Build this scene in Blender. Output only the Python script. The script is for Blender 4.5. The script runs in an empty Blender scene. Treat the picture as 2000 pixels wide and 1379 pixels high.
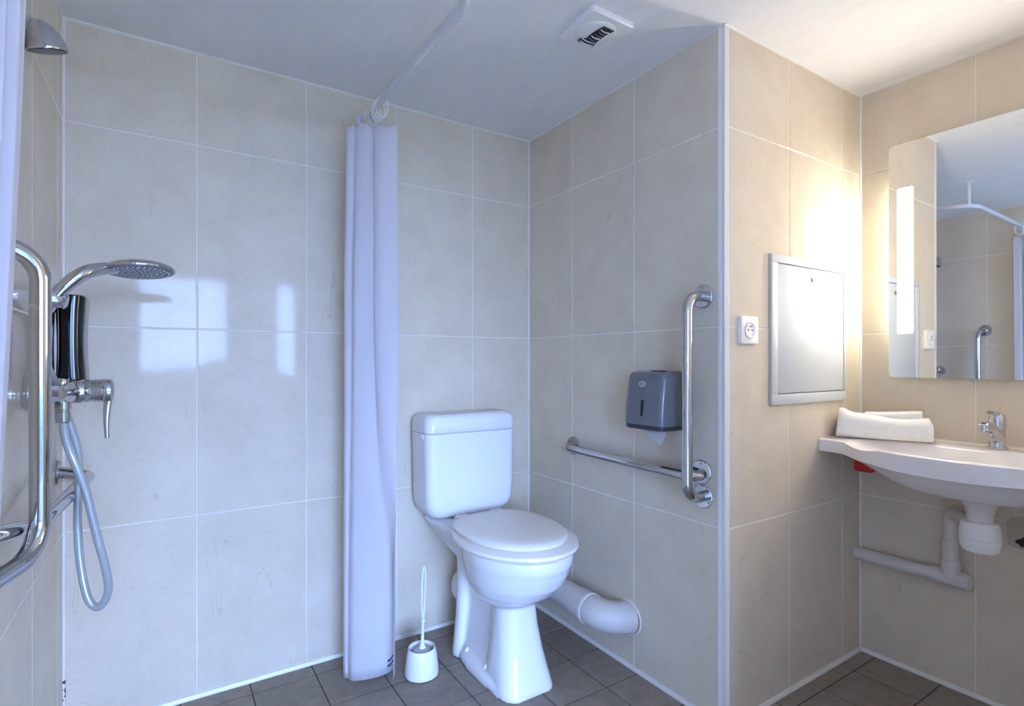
import bpy, bmesh, math, random
from mathutils import Vector, Matrix
random.seed(7)
S = bpy.context.scene
COL = S.collection
PI = math.pi

# ------------------------------------------------------------------ camera, world, light, exposure
CAM_Z = 1.0916
cd = bpy.data.cameras.new('camera'); cam = bpy.data.objects.new('camera', cd); COL.objects.link(cam)
cd.sensor_fit = 'HORIZONTAL'; cd.sensor_width = 36.0; cd.lens = 36.0 * 1056.0 / 2000.0
cd.shift_y = 15.5 / 2000.0; cd.clip_start = 0.02
cam.location = (0, 0, CAM_Z); cam.rotation_euler = (PI / 2, 0, math.radians(57.21 - 90.0))
S.camera = cam

DAY = (0.315, 0.50, 1.0)
SKY_STRENGTH = 43.0
LAMP = (1.0, 0.915, 0.80)
LAMP_STRENGTH = 55.0
BACKLIGHT_STRENGTH = 64.0
EXPOSURE = 0.26

wd = bpy.data.worlds.new('daylight'); S.world = wd; wd.use_nodes = True
bg = wd.node_tree.nodes['Background']
bg.inputs[0].default_value = DAY + (1,); bg.inputs[1].default_value = SKY_STRENGTH

WIN = [(-1.35, 0.66, 0.25, 2.06), (1.12, 2.30, 0.25, 2.06)]     # windows of the room behind the camera
WIN_Y = -3.0
for wx0, wx1, wz0, wz1 in WIN:                               # portals: only guide the sampling of the sky
    ld = bpy.data.lights.new('window_portal', 'AREA'); ld.shape = 'RECTANGLE'
    ld.size = wx1 - wx0; ld.size_y = wz1 - wz0; ld.cycles.is_portal = True
    lo = bpy.data.objects.new('window_portal', ld); COL.objects.link(lo)
    lo.location = ((wx0 + wx1) / 2, WIN_Y - 0.06, (wz0 + wz1) / 2); lo.rotation_euler = (PI / 2, 0, PI)

S.view_settings.view_transform = 'Standard'; S.view_settings.look = 'None'
S.view_settings.exposure = EXPOSURE; S.view_settings.gamma = 1.0; S.view_settings.use_curve_mapping = False
S.cycles.max_bounces = 14; S.cycles.diffuse_bounces = 8; S.cycles.glossy_bounces = 6
S.cycles.sample_clamp_indirect = 8.0
S.cycles.caustics_reflective = False; S.cycles.caustics_refractive = False

# ------------------------------------------------------------------ materials
def srgb(r, g, b):
    f = lambda c: c / 255 / 12.92 if c / 255 <= 0.04045 else ((c / 255 + 0.055) / 1.055) ** 2.4
    return (f(r), f(g), f(b), 1)

def mat(name, col, rough=0.5, metal=0.0, spec=0.5, coat=0.0):
    m = bpy.data.materials.new(name); m.use_nodes = True
    b = m.node_tree.nodes['Principled BSDF']
    b.inputs['Base Color'].default_value = col; b.inputs['Roughness'].default_value = rough
    b.inputs['Metallic'].default_value = metal; b.inputs['Specular IOR Level'].default_value = spec
    b.inputs['Coat Weight'].default_value = coat
    return m

def nodes(m):
    nt = m.node_tree
    return nt, nt.nodes, nt.links, nt.nodes['Principled BSDF']

def mottle(m, c1, c2, scale=6.0, detail=6.0, bump=0.0, bscale=60.0, stretch=(1, 1, 1), bdist=0.002, rnd=0.0):
    """colour from world-space noise; optional fine relief."""
    nt, N, L, b = nodes(m)
    geo = N.new('ShaderNodeNewGeometry'); mp = N.new('ShaderNodeMapping'); mp.inputs['Scale'].default_value = stretch
    L.new(geo.outputs['Position'], mp.inputs['Vector'])
    no = N.new('ShaderNodeTexNoise'); no.inputs['Scale'].default_value = scale; no.inputs['Detail'].default_value = detail
    no.inputs['Roughness'].default_value = 0.62
    L.new(mp.outputs[0], no.inputs['Vector'])
    rp = N.new('ShaderNodeValToRGB'); rp.color_ramp.elements[0].position = 0.32; rp.color_ramp.elements[1].position = 0.68
    rp.color_ramp.elements[0].color = c1; rp.color_ramp.elements[1].color = c2
    L.new(no.outputs['Fac'], rp.inputs['Fac'])
    out = rp.outputs['Color']
    if rnd:
        oi = N.new('ShaderNodeObjectInfo'); hs = N.new('ShaderNodeHueSaturation')
        mr = N.new('ShaderNodeMapRange'); mr.inputs['To Min'].default_value = 1 - rnd; mr.inputs['To Max'].default_value = 1 + rnd
        L.new(oi.outputs['Random'], mr.inputs['Value']); L.new(mr.outputs[0], hs.inputs['Value']); L.new(out, hs.inputs['Color'])
        out = hs.outputs['Color']
    L.new(out, b.inputs['Base Color'])
    if bump:
        n2 = N.new('ShaderNodeTexNoise'); n2.inputs['Scale'].default_value = bscale; n2.inputs['Detail'].default_value = 3
        L.new(mp.outputs[0], n2.inputs['Vector'])
        bp = N.new('ShaderNodeBump'); bp.inputs['Strength'].default_value = bump; bp.inputs['Distance'].default_value = bdist
        L.new(n2.outputs['Fac'], bp.inputs['Height']); L.new(bp.outputs[0], b.inputs['Normal'])
    return out

M = {}
# glazed beige wall tile: mottled, faint fibre strokes and a few hairline veins
m = M['tile'] = mat('glazed_beige_tile', srgb(216, 203, 183), rough=0.06, spec=0.16)
out = mottle(m, srgb(212, 198, 177), srgb(220, 208, 188), scale=7.0, detail=9, rnd=0.012)
nt, N, L, b = nodes(m)
geo = N.new('ShaderNodeNewGeometry')
no = N.new('ShaderNodeTexNoise'); no.inputs['Scale'].default_value = 130; no.inputs['Detail'].default_value = 2
L.new(geo.outputs['Position'], no.inputs['Vector'])
rp = N.new('ShaderNodeValToRGB'); rp.color_ramp.elements[0].position = 0.30; rp.color_ramp.elements[0].color = (0.90, 0.89, 0.87, 1)
rp.color_ramp.elements[1].position = 0.46; rp.color_ramp.elements[1].color = (1, 1, 1, 1)
L.new(no.outputs['Fac'], rp.inputs['Fac'])
mx = N.new('ShaderNodeMix'); mx.data_type = 'RGBA'; mx.blend_type = 'MULTIPLY'; mx.inputs['Factor'].default_value = 0.55
L.new(out, mx.inputs[6]); L.new(rp.outputs['Color'], mx.inputs[7])
# hairline veins: thin iso-lines of a vertically stretched noise, masked to small areas
mp = N.new('ShaderNodeMapping'); mp.inputs['Scale'].default_value = (3.6, 3.6, 0.5)
L.new(geo.outputs['Position'], mp.inputs['Vector'])
vn = N.new('ShaderNodeTexNoise'); vn.inputs['Scale'].default_value = 2.2; vn.inputs['Detail'].default_value = 3
L.new(mp.outputs[0], vn.inputs['Vector'])
s1 = N.new('ShaderNodeMath'); s1.operation = 'SUBTRACT'; s1.inputs[1].default_value = 0.5; L.new(vn.outputs['Fac'], s1.inputs[0])
s2 = N.new('ShaderNodeMath'); s2.operation = 'ABSOLUTE'; L.new(s1.outputs[0], s2.inputs[0])
s3 = N.new('ShaderNodeMath'); s3.operation = 'LESS_THAN'; s3.inputs[1].default_value = 0.0022; L.new(s2.outputs[0], s3.inputs[0])
mk = N.new('ShaderNodeTexNoise'); mk.inputs['Scale'].default_value = 4.3; mk.inputs['Detail'].default_value = 1
L.new(geo.outputs['Position'], mk.inputs['Vector'])
s4 = N.new('ShaderNodeMath'); s4.operation = 'GREATER_THAN'; s4.inputs[1].default_value = 0.60; L.new(mk.outputs['Fac'], s4.inputs[0])
s5 = N.new('ShaderNodeMath'); s5.operation = 'MULTIPLY'; L.new(s3.outputs[0], s5.inputs[0]); L.new(s4.outputs[0], s5.inputs[1])
s6 = N.new('ShaderNodeMath'); s6.operation = 'MULTIPLY'; s6.inputs[1].default_value = 0.22; L.new(s5.outputs[0], s6.inputs[0])
mv = N.new('ShaderNodeMix'); mv.data_type = 'RGBA'; L.new(s6.outputs[0], mv.inputs['Factor'])
L.new(mx.outputs[2], mv.inputs[6]); mv.inputs[7].default_value = srgb(150, 132, 112)
L.new(mv.outputs[2], b.inputs['Base Color'])

m = M['grout'] = mat('pale_grout', srgb(232, 226, 214), rough=0.8, spec=0.2)
m = M['seal'] = mat('white_silicone', srgb(238, 236, 230), rough=0.35)
# the mould specks at the foot of the shower corner seal
nt, N, L, b = nodes(m)
geo = N.new('ShaderNodeNewGeometry'); sx = N.new('ShaderNodeSeparateXYZ'); L.new(geo.outputs['Position'], sx.inputs[0])
sp = N.new('ShaderNodeTexNoise'); sp.inputs['Scale'].default_value = 90; sp.inputs['Detail'].default_value = 2
L.new(geo.outputs['Position'], sp.inputs['Vector'])
a1 = N.new('ShaderNodeMath'); a1.operation = 'GREATER_THAN'; a1.inputs[1].default_value = 0.57; L.new(sp.outputs['Fac'], a1.inputs[0])
a2 = N.new('ShaderNodeMath'); a2.operation = 'LESS_THAN'; a2.inputs[1].default_value = 0.17; L.new(sx.outputs['Z'], a2.inputs[0])
a3 = N.new('ShaderNodeMath'); a3.operation = 'LESS_THAN'; a3.inputs[1].default_value = -0.2; L.new(sx.outputs['X'], a3.inputs[0])
a4 = N.new('ShaderNodeMath'); a4.operation = 'GREATER_THAN'; a4.inputs[1].default_value = 0.03; L.new(sx.outputs['Z'], a4.inputs[0])
p1 = N.new('ShaderNodeMath'); p1.operation = 'MULTIPLY'; L.new(a1.outputs[0], p1.inputs[0]); L.new(a2.outputs[0], p1.inputs[1])
p2 = N.new('ShaderNodeMath'); p2.operation = 'MULTIPLY'; L.new(p1.outputs[0], p2.inputs[0]); L.new(a3.outputs[0], p2.inputs[1])
p3 = N.new('ShaderNodeMath'); p3.operation = 'MULTIPLY'; L.new(p2.outputs[0], p3.inputs[0]); L.new(a4.outputs[0], p3.inputs[1])
mm = N.new('ShaderNodeMix'); mm.data_type = 'RGBA'; L.new(p3.outputs[0], mm.inputs['Factor'])
mm.inputs[6].default_value = srgb(238, 236, 230); mm.inputs[7].default_value = srgb(50, 48, 50)
L.new(mm.outputs[2], b.inputs['Base Color'])

m = M['floor_tile'] = mat('brown_grey_floor_tile', srgb(122, 112, 102), rough=0.42, spec=0.4)
mottle(m, srgb(124, 113, 102), srgb(146, 134, 122), scale=22, detail=8, bump=0.35, bscale=150, bdist=0.0012, rnd=0.05)
M['floor_grout'] = mat('dark_floor_grout', srgb(62, 54, 48), rough=0.9, spec=0.2)
m = M['ceiling'] = mat('white_ceiling_paper', srgb(236, 236, 236), rough=0.85, spec=0.15)
mottle(m, srgb(235, 235, 236), srgb(240, 240, 241), scale=20, bump=0.55, bscale=150, stretch=(1.0, 0.28, 1), bdist=0.002)
M['plaster'] = mat('white_wall_paint', srgb(238, 238, 238), rough=0.8, spec=0.2)
M['wood_floor'] = mat('grey_laminate', srgb(150, 146, 140), rough=0.4)
mottle(M['wood_floor'], srgb(196, 196, 198), srgb(212, 212, 214), scale=10, stretch=(1, 8, 1))
M['pvc'] = mat('white_plastic', srgb(240, 240, 240), rough=0.28)
M['pvc_pipe'] = mat('pale_grey_pipe_plastic', srgb(216, 211, 207), rough=0.42)
M['trim'] = mat('white_corner_profile', srgb(240, 241, 244), rough=0.25)
M['ceramic'] = mat('white_glazed_ceramic', srgb(240, 240, 240), rough=0.07, spec=0.55, coat=0.3)
M['seat'] = mat('white_seat_plastic', srgb(243, 241, 236), rough=0.16)
M['resin'] = mat('white_basin_resin', srgb(243, 238, 236), rough=0.16)
M['chrome'] = mat('polished_chrome', (0.62, 0.63, 0.66, 1), rough=0.04, metal=1.0)
M['steel'] = mat('polished_steel_tube', (0.58, 0.59, 0.61, 1), rough=0.07, metal=1.0)
M['rail'] = mat('white_lacquered_rail', srgb(226, 229, 236), rough=0.22, metal=0.15)
M['dark'] = mat('dark_void', srgb(20, 20, 24), rough=0.6)
M['black'] = mat('glossy_black_plastic', srgb(10, 10, 13), rough=0.12)
M['hose'] = mat('grey_hose_plastic', srgb(176, 180, 180), rough=0.22, metal=0.25)
M['face'] = mat('grey_spray_face', srgb(120, 124, 132), rough=0.35)
M['clear'] = mat('frosted_grey_plastic', srgb(190, 196, 204), rough=0.2)
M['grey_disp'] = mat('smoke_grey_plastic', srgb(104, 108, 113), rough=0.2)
M['grey_side'] = mat('dark_smoke_plastic', srgb(44, 46, 50), rough=0.3)
M['badge'] = mat('pale_grey_badge', srgb(150, 156, 166), rough=0.35)
M['paper'] = mat('white_paper', srgb(240, 240, 244), rough=0.8)
M['metal_panel'] = mat('white_lacquered_metal', srgb(204, 209, 212), rough=0.42)
M['socket_grey'] = mat('grey_socket_insert', srgb(168, 168, 170), rough=0.35)
M['red'] = mat('red_plastic', srgb(176, 34, 22), rough=0.35)
M['brick'] = mat('bare_brick_dust', srgb(120, 78, 62), rough=0.95)
M['lock'] = mat('brown_lock', srgb(120, 86, 78), rough=0.4)
M['bristle'] = mat('grey_bristle', srgb(196, 200, 210), rough=0.9)
M['ink'] = mat('dark_blue_print', srgb(34, 48, 96), rough=0.8)
M['braid'] = mat('dark_rubber_valve', srgb(36, 36, 40), rough=0.4)
M['strip'] = mat('cream_sliver_paint', srgb(214, 204, 190), rough=0.3)
M['filler'] = mat('beige_filler', srgb(190, 176, 158), rough=0.9)
M['leaf'] = mat('dark_green_leaf', srgb(48, 62, 40), rough=0.9)
M['field'] = mat('green_field', srgb(80, 92, 66), rough=0.95)
m = M['towel'] = mat('white_terry', srgb(246, 245, 240), rough=0.95, spec=0.1)
mottle(m, srgb(243, 242, 237), srgb(249, 248, 244), scale=60, bump=0.5, bscale=420, bdist=0.002)
# curtain cloth: a little light passes through
m = M['cloth'] = mat('white_curtain_cloth', srgb(250, 247, 250), rough=0.7, spec=0.2)
nt, N, L, b = nodes(m)
tr = N.new('ShaderNodeBsdfTranslucent'); tr.inputs['Color'].default_value = srgb(232, 230, 246)
ms = N.new('ShaderNodeMixShader'); ms.inputs[0].default_value = 0.06
L.new(b.outputs[0], ms.inputs[1]); L.new(tr.outputs[0], ms.inputs[2]); L.new(ms.outputs[0], nt.nodes['Material Output'].inputs[0])
# mirror
M['mirror'] = mat('silvered_mirror', (0.90, 0.92, 0.92, 1), rough=0.0, metal=1.0)
M['mirror_edge'] = mat('greenish_glass_edge', srgb(200, 232, 222), rough=0.1)
def emit(name, col, s):
    m = bpy.data.materials.new(name); m.use_nodes = True; nt = m.node_tree
    nt.nodes.clear(); e = nt.nodes.new('ShaderNodeEmission'); o = nt.nodes.new('ShaderNodeOutputMaterial')
    e.inputs[0].default_value = col + (1,); e.inputs[1].default_value = s; nt.links.new(e.outputs[0], o.inputs[0]); return m
M['lamp'] = emit('lit_lamp_diffuser', LAMP, LAMP_STRENGTH)
M['backlight'] = emit('lit_lamp_tube', LAMP, BACKLIGHT_STRENGTH)
# window glass of the room behind: clear, thin
m = M['glass'] = bpy.data.materials.new('window_glass'); m.use_nodes = True; nt = m.node_tree; nt.nodes.clear()
t_ = nt.nodes.new('ShaderNodeBsdfTransparent'); g_ = nt.nodes.new('ShaderNodeBsdfGlossy'); g_.inputs['Roughness'].default_value = 0.0
x_ = nt.nodes.new('ShaderNodeMixShader'); x_.inputs[0].default_value = 0.06; o_ = nt.nodes.new('ShaderNodeOutputMaterial')
nt.links.new(t_.outputs[0], x_.inputs[1]); nt.links.new(g_.outputs[0], x_.inputs[2]); nt.links.new(x_.outputs[0], o_.inputs[0])

# ------------------------------------------------------------------ mesh helpers
def obj(name, bm, m, parent=None, smooth=35, recalc=True):
    if recalc: bmesh.ops.recalc_face_normals(bm, faces=bm.faces)
    me = bpy.data.meshes.new(name); bm.to_mesh(me); bm.free()
    for mt in (m if isinstance(m, (list, tuple)) else [m]): me.materials.append(mt)
    if smooth:
        me.polygons.foreach_set('use_smooth', [True] * len(me.polygons)); me.set_sharp_from_angle(angle=math.radians(smooth))
    o = bpy.data.objects.new(name, me); COL.objects.link(o)
    if parent is not None:
        o.parent = parent
        top = parent
        off = Vector((0, 0, 0))
        while top is not None: off += top.location; top = top.parent
        for v in me.vertices: v.co -= off           # vertices are given in room coordinates
    return o

def thing(name, label, cat, loc, group=None):
    o = bpy.data.objects.new(name, None); COL.objects.link(o); o.location = loc; o.empty_display_size = 0.05
    o['label'] = label; o['category'] = cat
    if group: o['group'] = group
    return o

def tag(o, label, cat, group=None):
    o['label'] = label; o['category'] = cat
    if group: o['group'] = group
    return o

def struct(name, bm, m, parent=None, smooth=35):
    o = obj(name, bm, m, parent, smooth)
    if parent is None: o['kind'] = 'structure'
    return o

def new(): return bmesh.new()

def box(bm, lo, hi, bev=0.0, seg=2):
    lo, hi = Vector(lo), Vector(hi)
    r = bmesh.ops.create_cube(bm, size=1.0)
    vs = r['verts']
    for v in vs: v.co = Vector([lo[i] + (v.co[i] + 0.5) * (hi[i] - lo[i]) for i in range(3)])
    if bev:
        es = list({e for v in vs for e in v.link_edges})
        bmesh.ops.bevel(bm, geom=es, offset=bev, segments=seg, profile=0.5, affect='EDGES')
    return bm

def ring_faces(bm, rings, caps=(True, True), closed_loop=False, mi=0):
    n = len(rings[0]); V = [[bm.verts.new(p) for p in r] for r in rings]
    k = len(V)
    for i in range(k if closed_loop else k - 1):
        A, B = V[i], V[(i + 1) % k]
        for j in range(n):
            f = bm.faces.new((A[j], A[(j + 1) % n], B[(j + 1) % n], B[j])); f.material_index = mi
    if not closed_loop:
        if caps[0]: bm.faces.new(V[0][::-1]).material_index = mi
        if caps[1]: bm.faces.new(V[-1]).material_index = mi
    return V

def fillet(pts, r, n=8):
    pts = [Vector(p) for p in pts]; out = [pts[0]]
    for i in range(1, len(pts) - 1):
        p, a, c = pts[i], pts[i - 1], pts[i + 1]
        d1 = (a - p).normalized(); d2 = (c - p).normalized(); ang = d1.angle(d2)
        rr = r[i - 1] if isinstance(r, (list, tuple)) else r
        if ang > PI - 0.02 or rr <= 0: out.append(p); continue
        t = min(rr / math.tan(ang / 2), (a - p).length * 0.95, (c - p).length * 0.95); rr = t * math.tan(ang / 2)
        ctr = p + (d1 + d2).normalized() * (rr / math.sin(ang / 2))
        s, e = p + d1 * t - ctr, p + d2 * t - ctr
        for k in range(n + 1):
            q = k / n; w = s.angle(e)
            out.append(ctr + (s * math.sin((1 - q) * w) + e * math.sin(q * w)) / math.sin(w))
    out.append(pts[-1]); return out

def tube(bm, pts, r, n=20, caps=(True, True), closed=False):
    pts = [Vector(p) for p in pts]; K = len(pts); rings = []; up = None
    for i, p in enumerate(pts):
        if closed: t = (pts[(i + 1) % K] - pts[i - 1]).normalized()
        else: t = ((pts[min(i + 1, K - 1)] - p).normalized() + (p - pts[max(i - 1, 0)]).normalized()).normalized()
        if up is None:
            up = Vector((0, 0, 1)) if abs(t.z) < 0.9 else Vector((1, 0, 0))
        up = (up - t * up.dot(t)).normalized(); s = t.cross(up)
        rr = r[i] if isinstance(r, (list, tuple)) else r
        rings.append([p + (up * math.cos(2 * PI * k / n) + s * math.sin(2 * PI * k / n)) * rr for k in range(n)])
    ring_faces(bm, rings, caps, closed); return bm

def axis_mat(loc, d):
    d = Vector(d).normalized(); return Matrix.Translation(loc) @ Vector((0, 0, 1)).rotation_difference(d).to_matrix().to_4x4()

def lathe(bm, prof, loc, d=(0, 0, 1), n=32, sy=1.0, caps=(True, True)):
    """prof: list of (radius, height) along direction d."""
    mt = axis_mat(loc, d); rings = []
    for r, h in prof:
        r = max(r, 1e-4)
        rings.append([mt @ Vector((r * math.cos(2 * PI * k / n), sy * r * math.sin(2 * PI * k / n), h)) for k in range(n)])
    ring_faces(bm, rings, caps); return bm

def catmull(P, n=6, closed=False):
    P = [Vector(p) for p in P]; K = len(P); out = []
    for i in range(K if closed else K - 1):
        if closed: a, b, c, d = P[i - 1], P[i], P[(i + 1) % K], P[(i + 2) % K]
        else: a, b, c, d = P[max(i - 1, 0)], P[i], P[i + 1], P[min(i + 2, K - 1)]
        for k in range(n):
            t = k / n
            out.append(0.5 * ((2 * b) + (c - a) * t + (2 * a - 5 * b + 4 * c - d) * t * t + (3 * b - a - 3 * c + d) * t ** 3))
    if not closed: out.append(P[-1])
    return out

def rrect(cx, cy, hx, hy, r, z, n=6):
    """rounded rectangle ring"""
    out = []
    r = min(r, hx * 0.999, hy * 0.999)
    for qx, qy, a0 in ((1, 1, 0), (-1, 1, 90), (-1, -1, 180), (1, -1, 270)):
        for k in range(n + 1):
            a = math.radians(a0 + 90 * k / n)
            out.append(Vector((cx + qx * (hx - r) + r * math.cos(a), cy + qy * (hy - r) + r * math.sin(a), z)))
    return out

def egg(cx, yc, hw, rf, rb, z, n=56, eb=2.0, ef=2.0):
    """plan outline: widest at yc, front (towards -y) radius rf, back radius rb"""
    out = []
    for k in range(n):
        a = 2 * PI * k / n; c, s = math.cos(a), math.sin(a)
        e = eb if s > 0 else ef
        x = hw * math.copysign(abs(c) ** (2 / e), c); y = (rb if s > 0 else rf) * math.copysign(abs(s) ** (2 / e), s)
        out.append(Vector((cx + x, yc + y, z)))
    return out

def remeshed(name, bm, m, parent, voxel, smooth_it=6, factor=0.5):
    bmesh.ops.recalc_face_normals(bm, faces=bm.faces)
    me = bpy.data.meshes.new('raw'); bm.to_mesh(me); bm.free()
    o = bpy.data.objects.new('raw', me); COL.objects.link(o)
    md = o.modifiers.new('r', 'REMESH'); md.mode = 'VOXEL'; md.voxel_size = voxel
    sm = o.modifiers.new('s', 'SMOOTH'); sm.factor = factor; sm.iterations = smooth_it
    dg = bpy.context.evaluated_depsgraph_get(); me2 = bpy.data.meshes.new_from_object(o.evaluated_get(dg))
    bpy.data.objects.remove(o); bpy.data.meshes.remove(me)
    b2 = bmesh.new(); b2.from_mesh(me2); bpy.data.meshes.remove(me2)
    return obj(name, b2, m, parent, smooth=180, recalc=False)

# ------------------------------------------------------------------ the room
XL, XR, XC = -0.246, 2.213, 1.397        # left wall, mirror wall, duct wall beside the toilet
YB, YC, YF = 2.026, 1.005, 0.0           # back wall, duct face, doorway wall
ZC = 2.091
T = 0.006                                # tile thickness
G = 0.0046                               # joint

def prism(bm, poly, z0, z1):
    lo = [Vector((x, y, z0)) for x, y in poly]; hi = [Vector((x, y, z1)) for x, y in poly]
    ring_faces(bm, [lo, hi]); return bm

REC = 0.0012                              # joint is recessed this much behind the tile face
def wall(name, poly): return struct(name, prism(new(), poly, -0.02, ZC + 0.02), M['grout'], smooth=0)
R = REC
wall_back = wall('wall_back', [(XL - 0.1, YB + R), (XC + R, YB + R), (XC + R, YB + 0.1), (XL - 0.1, YB + 0.1)])
wall_left = wall('wall_left', [(XL - 0.1, YF), (XL - R, YF), (XL - R, YB + R), (XL - 0.1, YB + R)])
wall_duct = wall('wall_duct', [(XC + R, YC + R), (XC + 0.08, YC + R + 0.08), (XC + 0.08, YB + R), (XC + R, YB + R)])
wall_alcove = wall('wall_alcove', [(XC + R, YC + R), (XR + R, YC + R), (XR + R, YC + 0.09), (XC + 0.085, YC + 0.09)])
wall_right = wall('wall_right', [(XR + R, YF), (XR + 0.1, YF), (XR + 0.1, YC + 0.09), (XR + R, YC + 0.09)])

def tile_quad(name, parent, c, u, v, n, hu, hv, m, t=T, ch=0.0012):
    """one tile: a slab with a small chamfer round its face. c = centre of the face"""
    c, u, v, n = Vector(c), Vector(u), Vector(v), Vector(n); bm = new()
    rings = []
    for a, d in ((0, -t), (0, -ch), (-ch, 0)):
        rings.append([c + u * (su * (hu + a)) + v * (sv * (hv + a)) + n * d for su, sv in ((-1, -1), (1, -1), (1, 1), (-1, 1))])
    ring_faces(bm, rings, caps=(False, True))
    return obj(name, bm, m, parent, smooth=0)

ZR = [0.012, 0.591, 1.194, 1.791, ZC - 0.004]
def tiles(parent, fixed, axis, n, edges):
    for i in range(len(edges) - 1):
        a0, a1 = edges[i] + G / 2, edges[i + 1] - G / 2
        for k in range(4):
            z0, z1 = ZR[k] + G / 2, ZR[k + 1] - G / 2
            if a1 - a0 < 0.006: continue
            if axis == 'x': c = ((a0 + a1) / 2, fixed, (z0 + z1) / 2); u = (1, 0, 0)
            else: c = (fixed, (a0 + a1) / 2, (z0 + z1) / 2); u = (0, 1, 0)
            tile_quad('tile', parent, c, u, (0, 0, 1), n, (a1 - a0) / 2, (z1 - z0) / 2, M['tile'])
tiles(wall_back, YB, 'x', (0, -1, 0), [XL + 0.003, 0.091, 0.430, 0.768, 1.106, XC - 0.003])
tiles(wall_left, XL, 'y', (1, 0, 0), [0.012, 0.238, 0.576, 0.914, 1.252, 1.590, 1.928, YB - 0.003])
tiles(wall_duct, XC, 'y', (-1, 0, 0), [YC + 0.022, 1.372, 1.715, YB - 0.003])
tiles(wall_alcove, YC, 'x', (0, -1, 0), [XC + 0.022, 1.738, 2.080, XR - 0.003])
tiles(wall_right, XR, 'y', (-1, 0, 0), [0.012, 0.318, 0.660, YC - 0.003])

# floor
fb = new(); prism(fb, [(XL - 0.1, YF - 0.12), (XR + 0.1, YF - 0.12), (XR + 0.1, YB + 0.1), (XL - 0.1, YB + 0.1)], -0.1, -0.0015)
floor = struct('floor', fb, M['floor_grout'], smooth=0)
fx = [0.045 + 0.2 * k for k in range(-2, 13)]; fy = [-0.05 + 0.2 * k for k in range(0, 13)]
for i in range(len(fx) - 1):
    for j in range(len(fy) - 1):
        x0, x1 = max(fx[i], XL + 0.002), min(fx[i + 1], XR - 0.002); y0, y1 = max(fy[j], YF - 0.12), min(fy[j + 1], YB - 0.002)
        if x0 > XC - 0.02 and y0 > YC - 0.02: continue
        if y1 > YC and x1 > XC:
            if x0 < XC: x1 = XC - 0.002
            if y0 < YC and x0 > XC: y1 = YC - 0.002
        if x1 - x0 < 0.012 or y1 - y0 < 0.012: continue
        g = 0.0016
        tile_quad('tile', floor, ((x0 + x1) / 2, (y0 + y1) / 2, random.uniform(-0.0003, 0.0003)), (1, 0, 0), (0, 1, 0), (0, 0, 1),
                  (x1 - x0) / 2 - g, (y1 - y0) / 2 - g, M['floor_tile'], t=0.008, ch=0.0012)

# ceiling
cb = new(); prism(cb, [(XL - 0.1, YF), (XR + 0.1, YF), (XR + 0.1, YB + 0.1), (XL - 0.1, YB + 0.1)], ZC, ZC + 0.1)
ceiling = struct('ceiling', cb, M['ceiling'], smooth=0)

# doorway wall (behind the lens): jambs and lintel
DX0, DX1, DZ = -0.126, 0.80, 2.05
fw_ = new()
box(fw_, (XL - 0.1, -0.12, -0.02), (DX0, 0, 2.6)); box(fw_, (DX1, -0.12, -0.02), (XR + 0.1, 0, 2.6)); box(fw_, (DX0, -0.12, DZ), (DX1, 0, 2.6))
struct('wall_front', fw_, M['plaster'], smooth=0)

# white joints: corner seals, floor joint, ceiling joint
def strip_obj(name, p0, p1, r, m=None):
    return struct(name, tube(new(), [p0, p1], r, n=10), m or M['seal'])
e = 0.0
strip_obj('trim_1', (XL, YB, 0), (XL, YB, ZC), 0.006)
strip_obj('trim_2', (XC, YB, 0), (XC, YB, ZC), 0.005)
strip_obj('trim_3', (XR, YC, 0), (XR, YC, ZC), 0.006)
def skirt(name, p0, p1, nrm):
    p0, p1, n = Vector(p0), Vector(p1), Vector(nrm); bm = new(); h, w = 0.013, 0.008
    prof = [(0, 0), (w, 0), (w, 0.003), (0.004, h), (0, h)]
    ring_faces(bm, [[p + n * a + Vector((0, 0, z)) for a, z in prof] for p in (p0, p1)])
    return struct(name, bm, M['seal'])
skirt('baseboard_back', (XL, YB, 0), (XC, YB, 0), (0, -1, 0))
skirt('baseboard_left', (XL, 0, 0), (XL, YB, 0), (1, 0, 0))
skirt('baseboard_duct', (XC, YC, 0), (XC, YB, 0), (-1, 0, 0))
skirt('baseboard_alcove', (XC, YC, 0), (XR, YC, 0), (0, -1, 0))
skirt('baseboard_right', (XR, 0, 0), (XR, YC, 0), (-1, 0, 0))
strip_obj('trim_4', (XL, YB, ZC), (XC, YB, ZC), 0.004); strip_obj('trim_5', (XC, YC, ZC), (XC, YB, ZC), 0.004)
strip_obj('trim_6', (XC, YC, ZC), (XR, YC, ZC), 0.004)
# white quarter-round corner profile on the duct's outer corner
bm = new(); pr = []
rq = 0.021
for k in range(9):
    a = PI + (PI / 2) * k / 8
    pr.append((XC + rq + (rq + 0.0012) * math.cos(a), YC + rq + (rq + 0.0012) * math.sin(a)))
pr += [(XC + rq, YC + rq)]
prism(bm, pr, 0, ZC)
struct('trim_7', bm, M['trim'])

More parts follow.
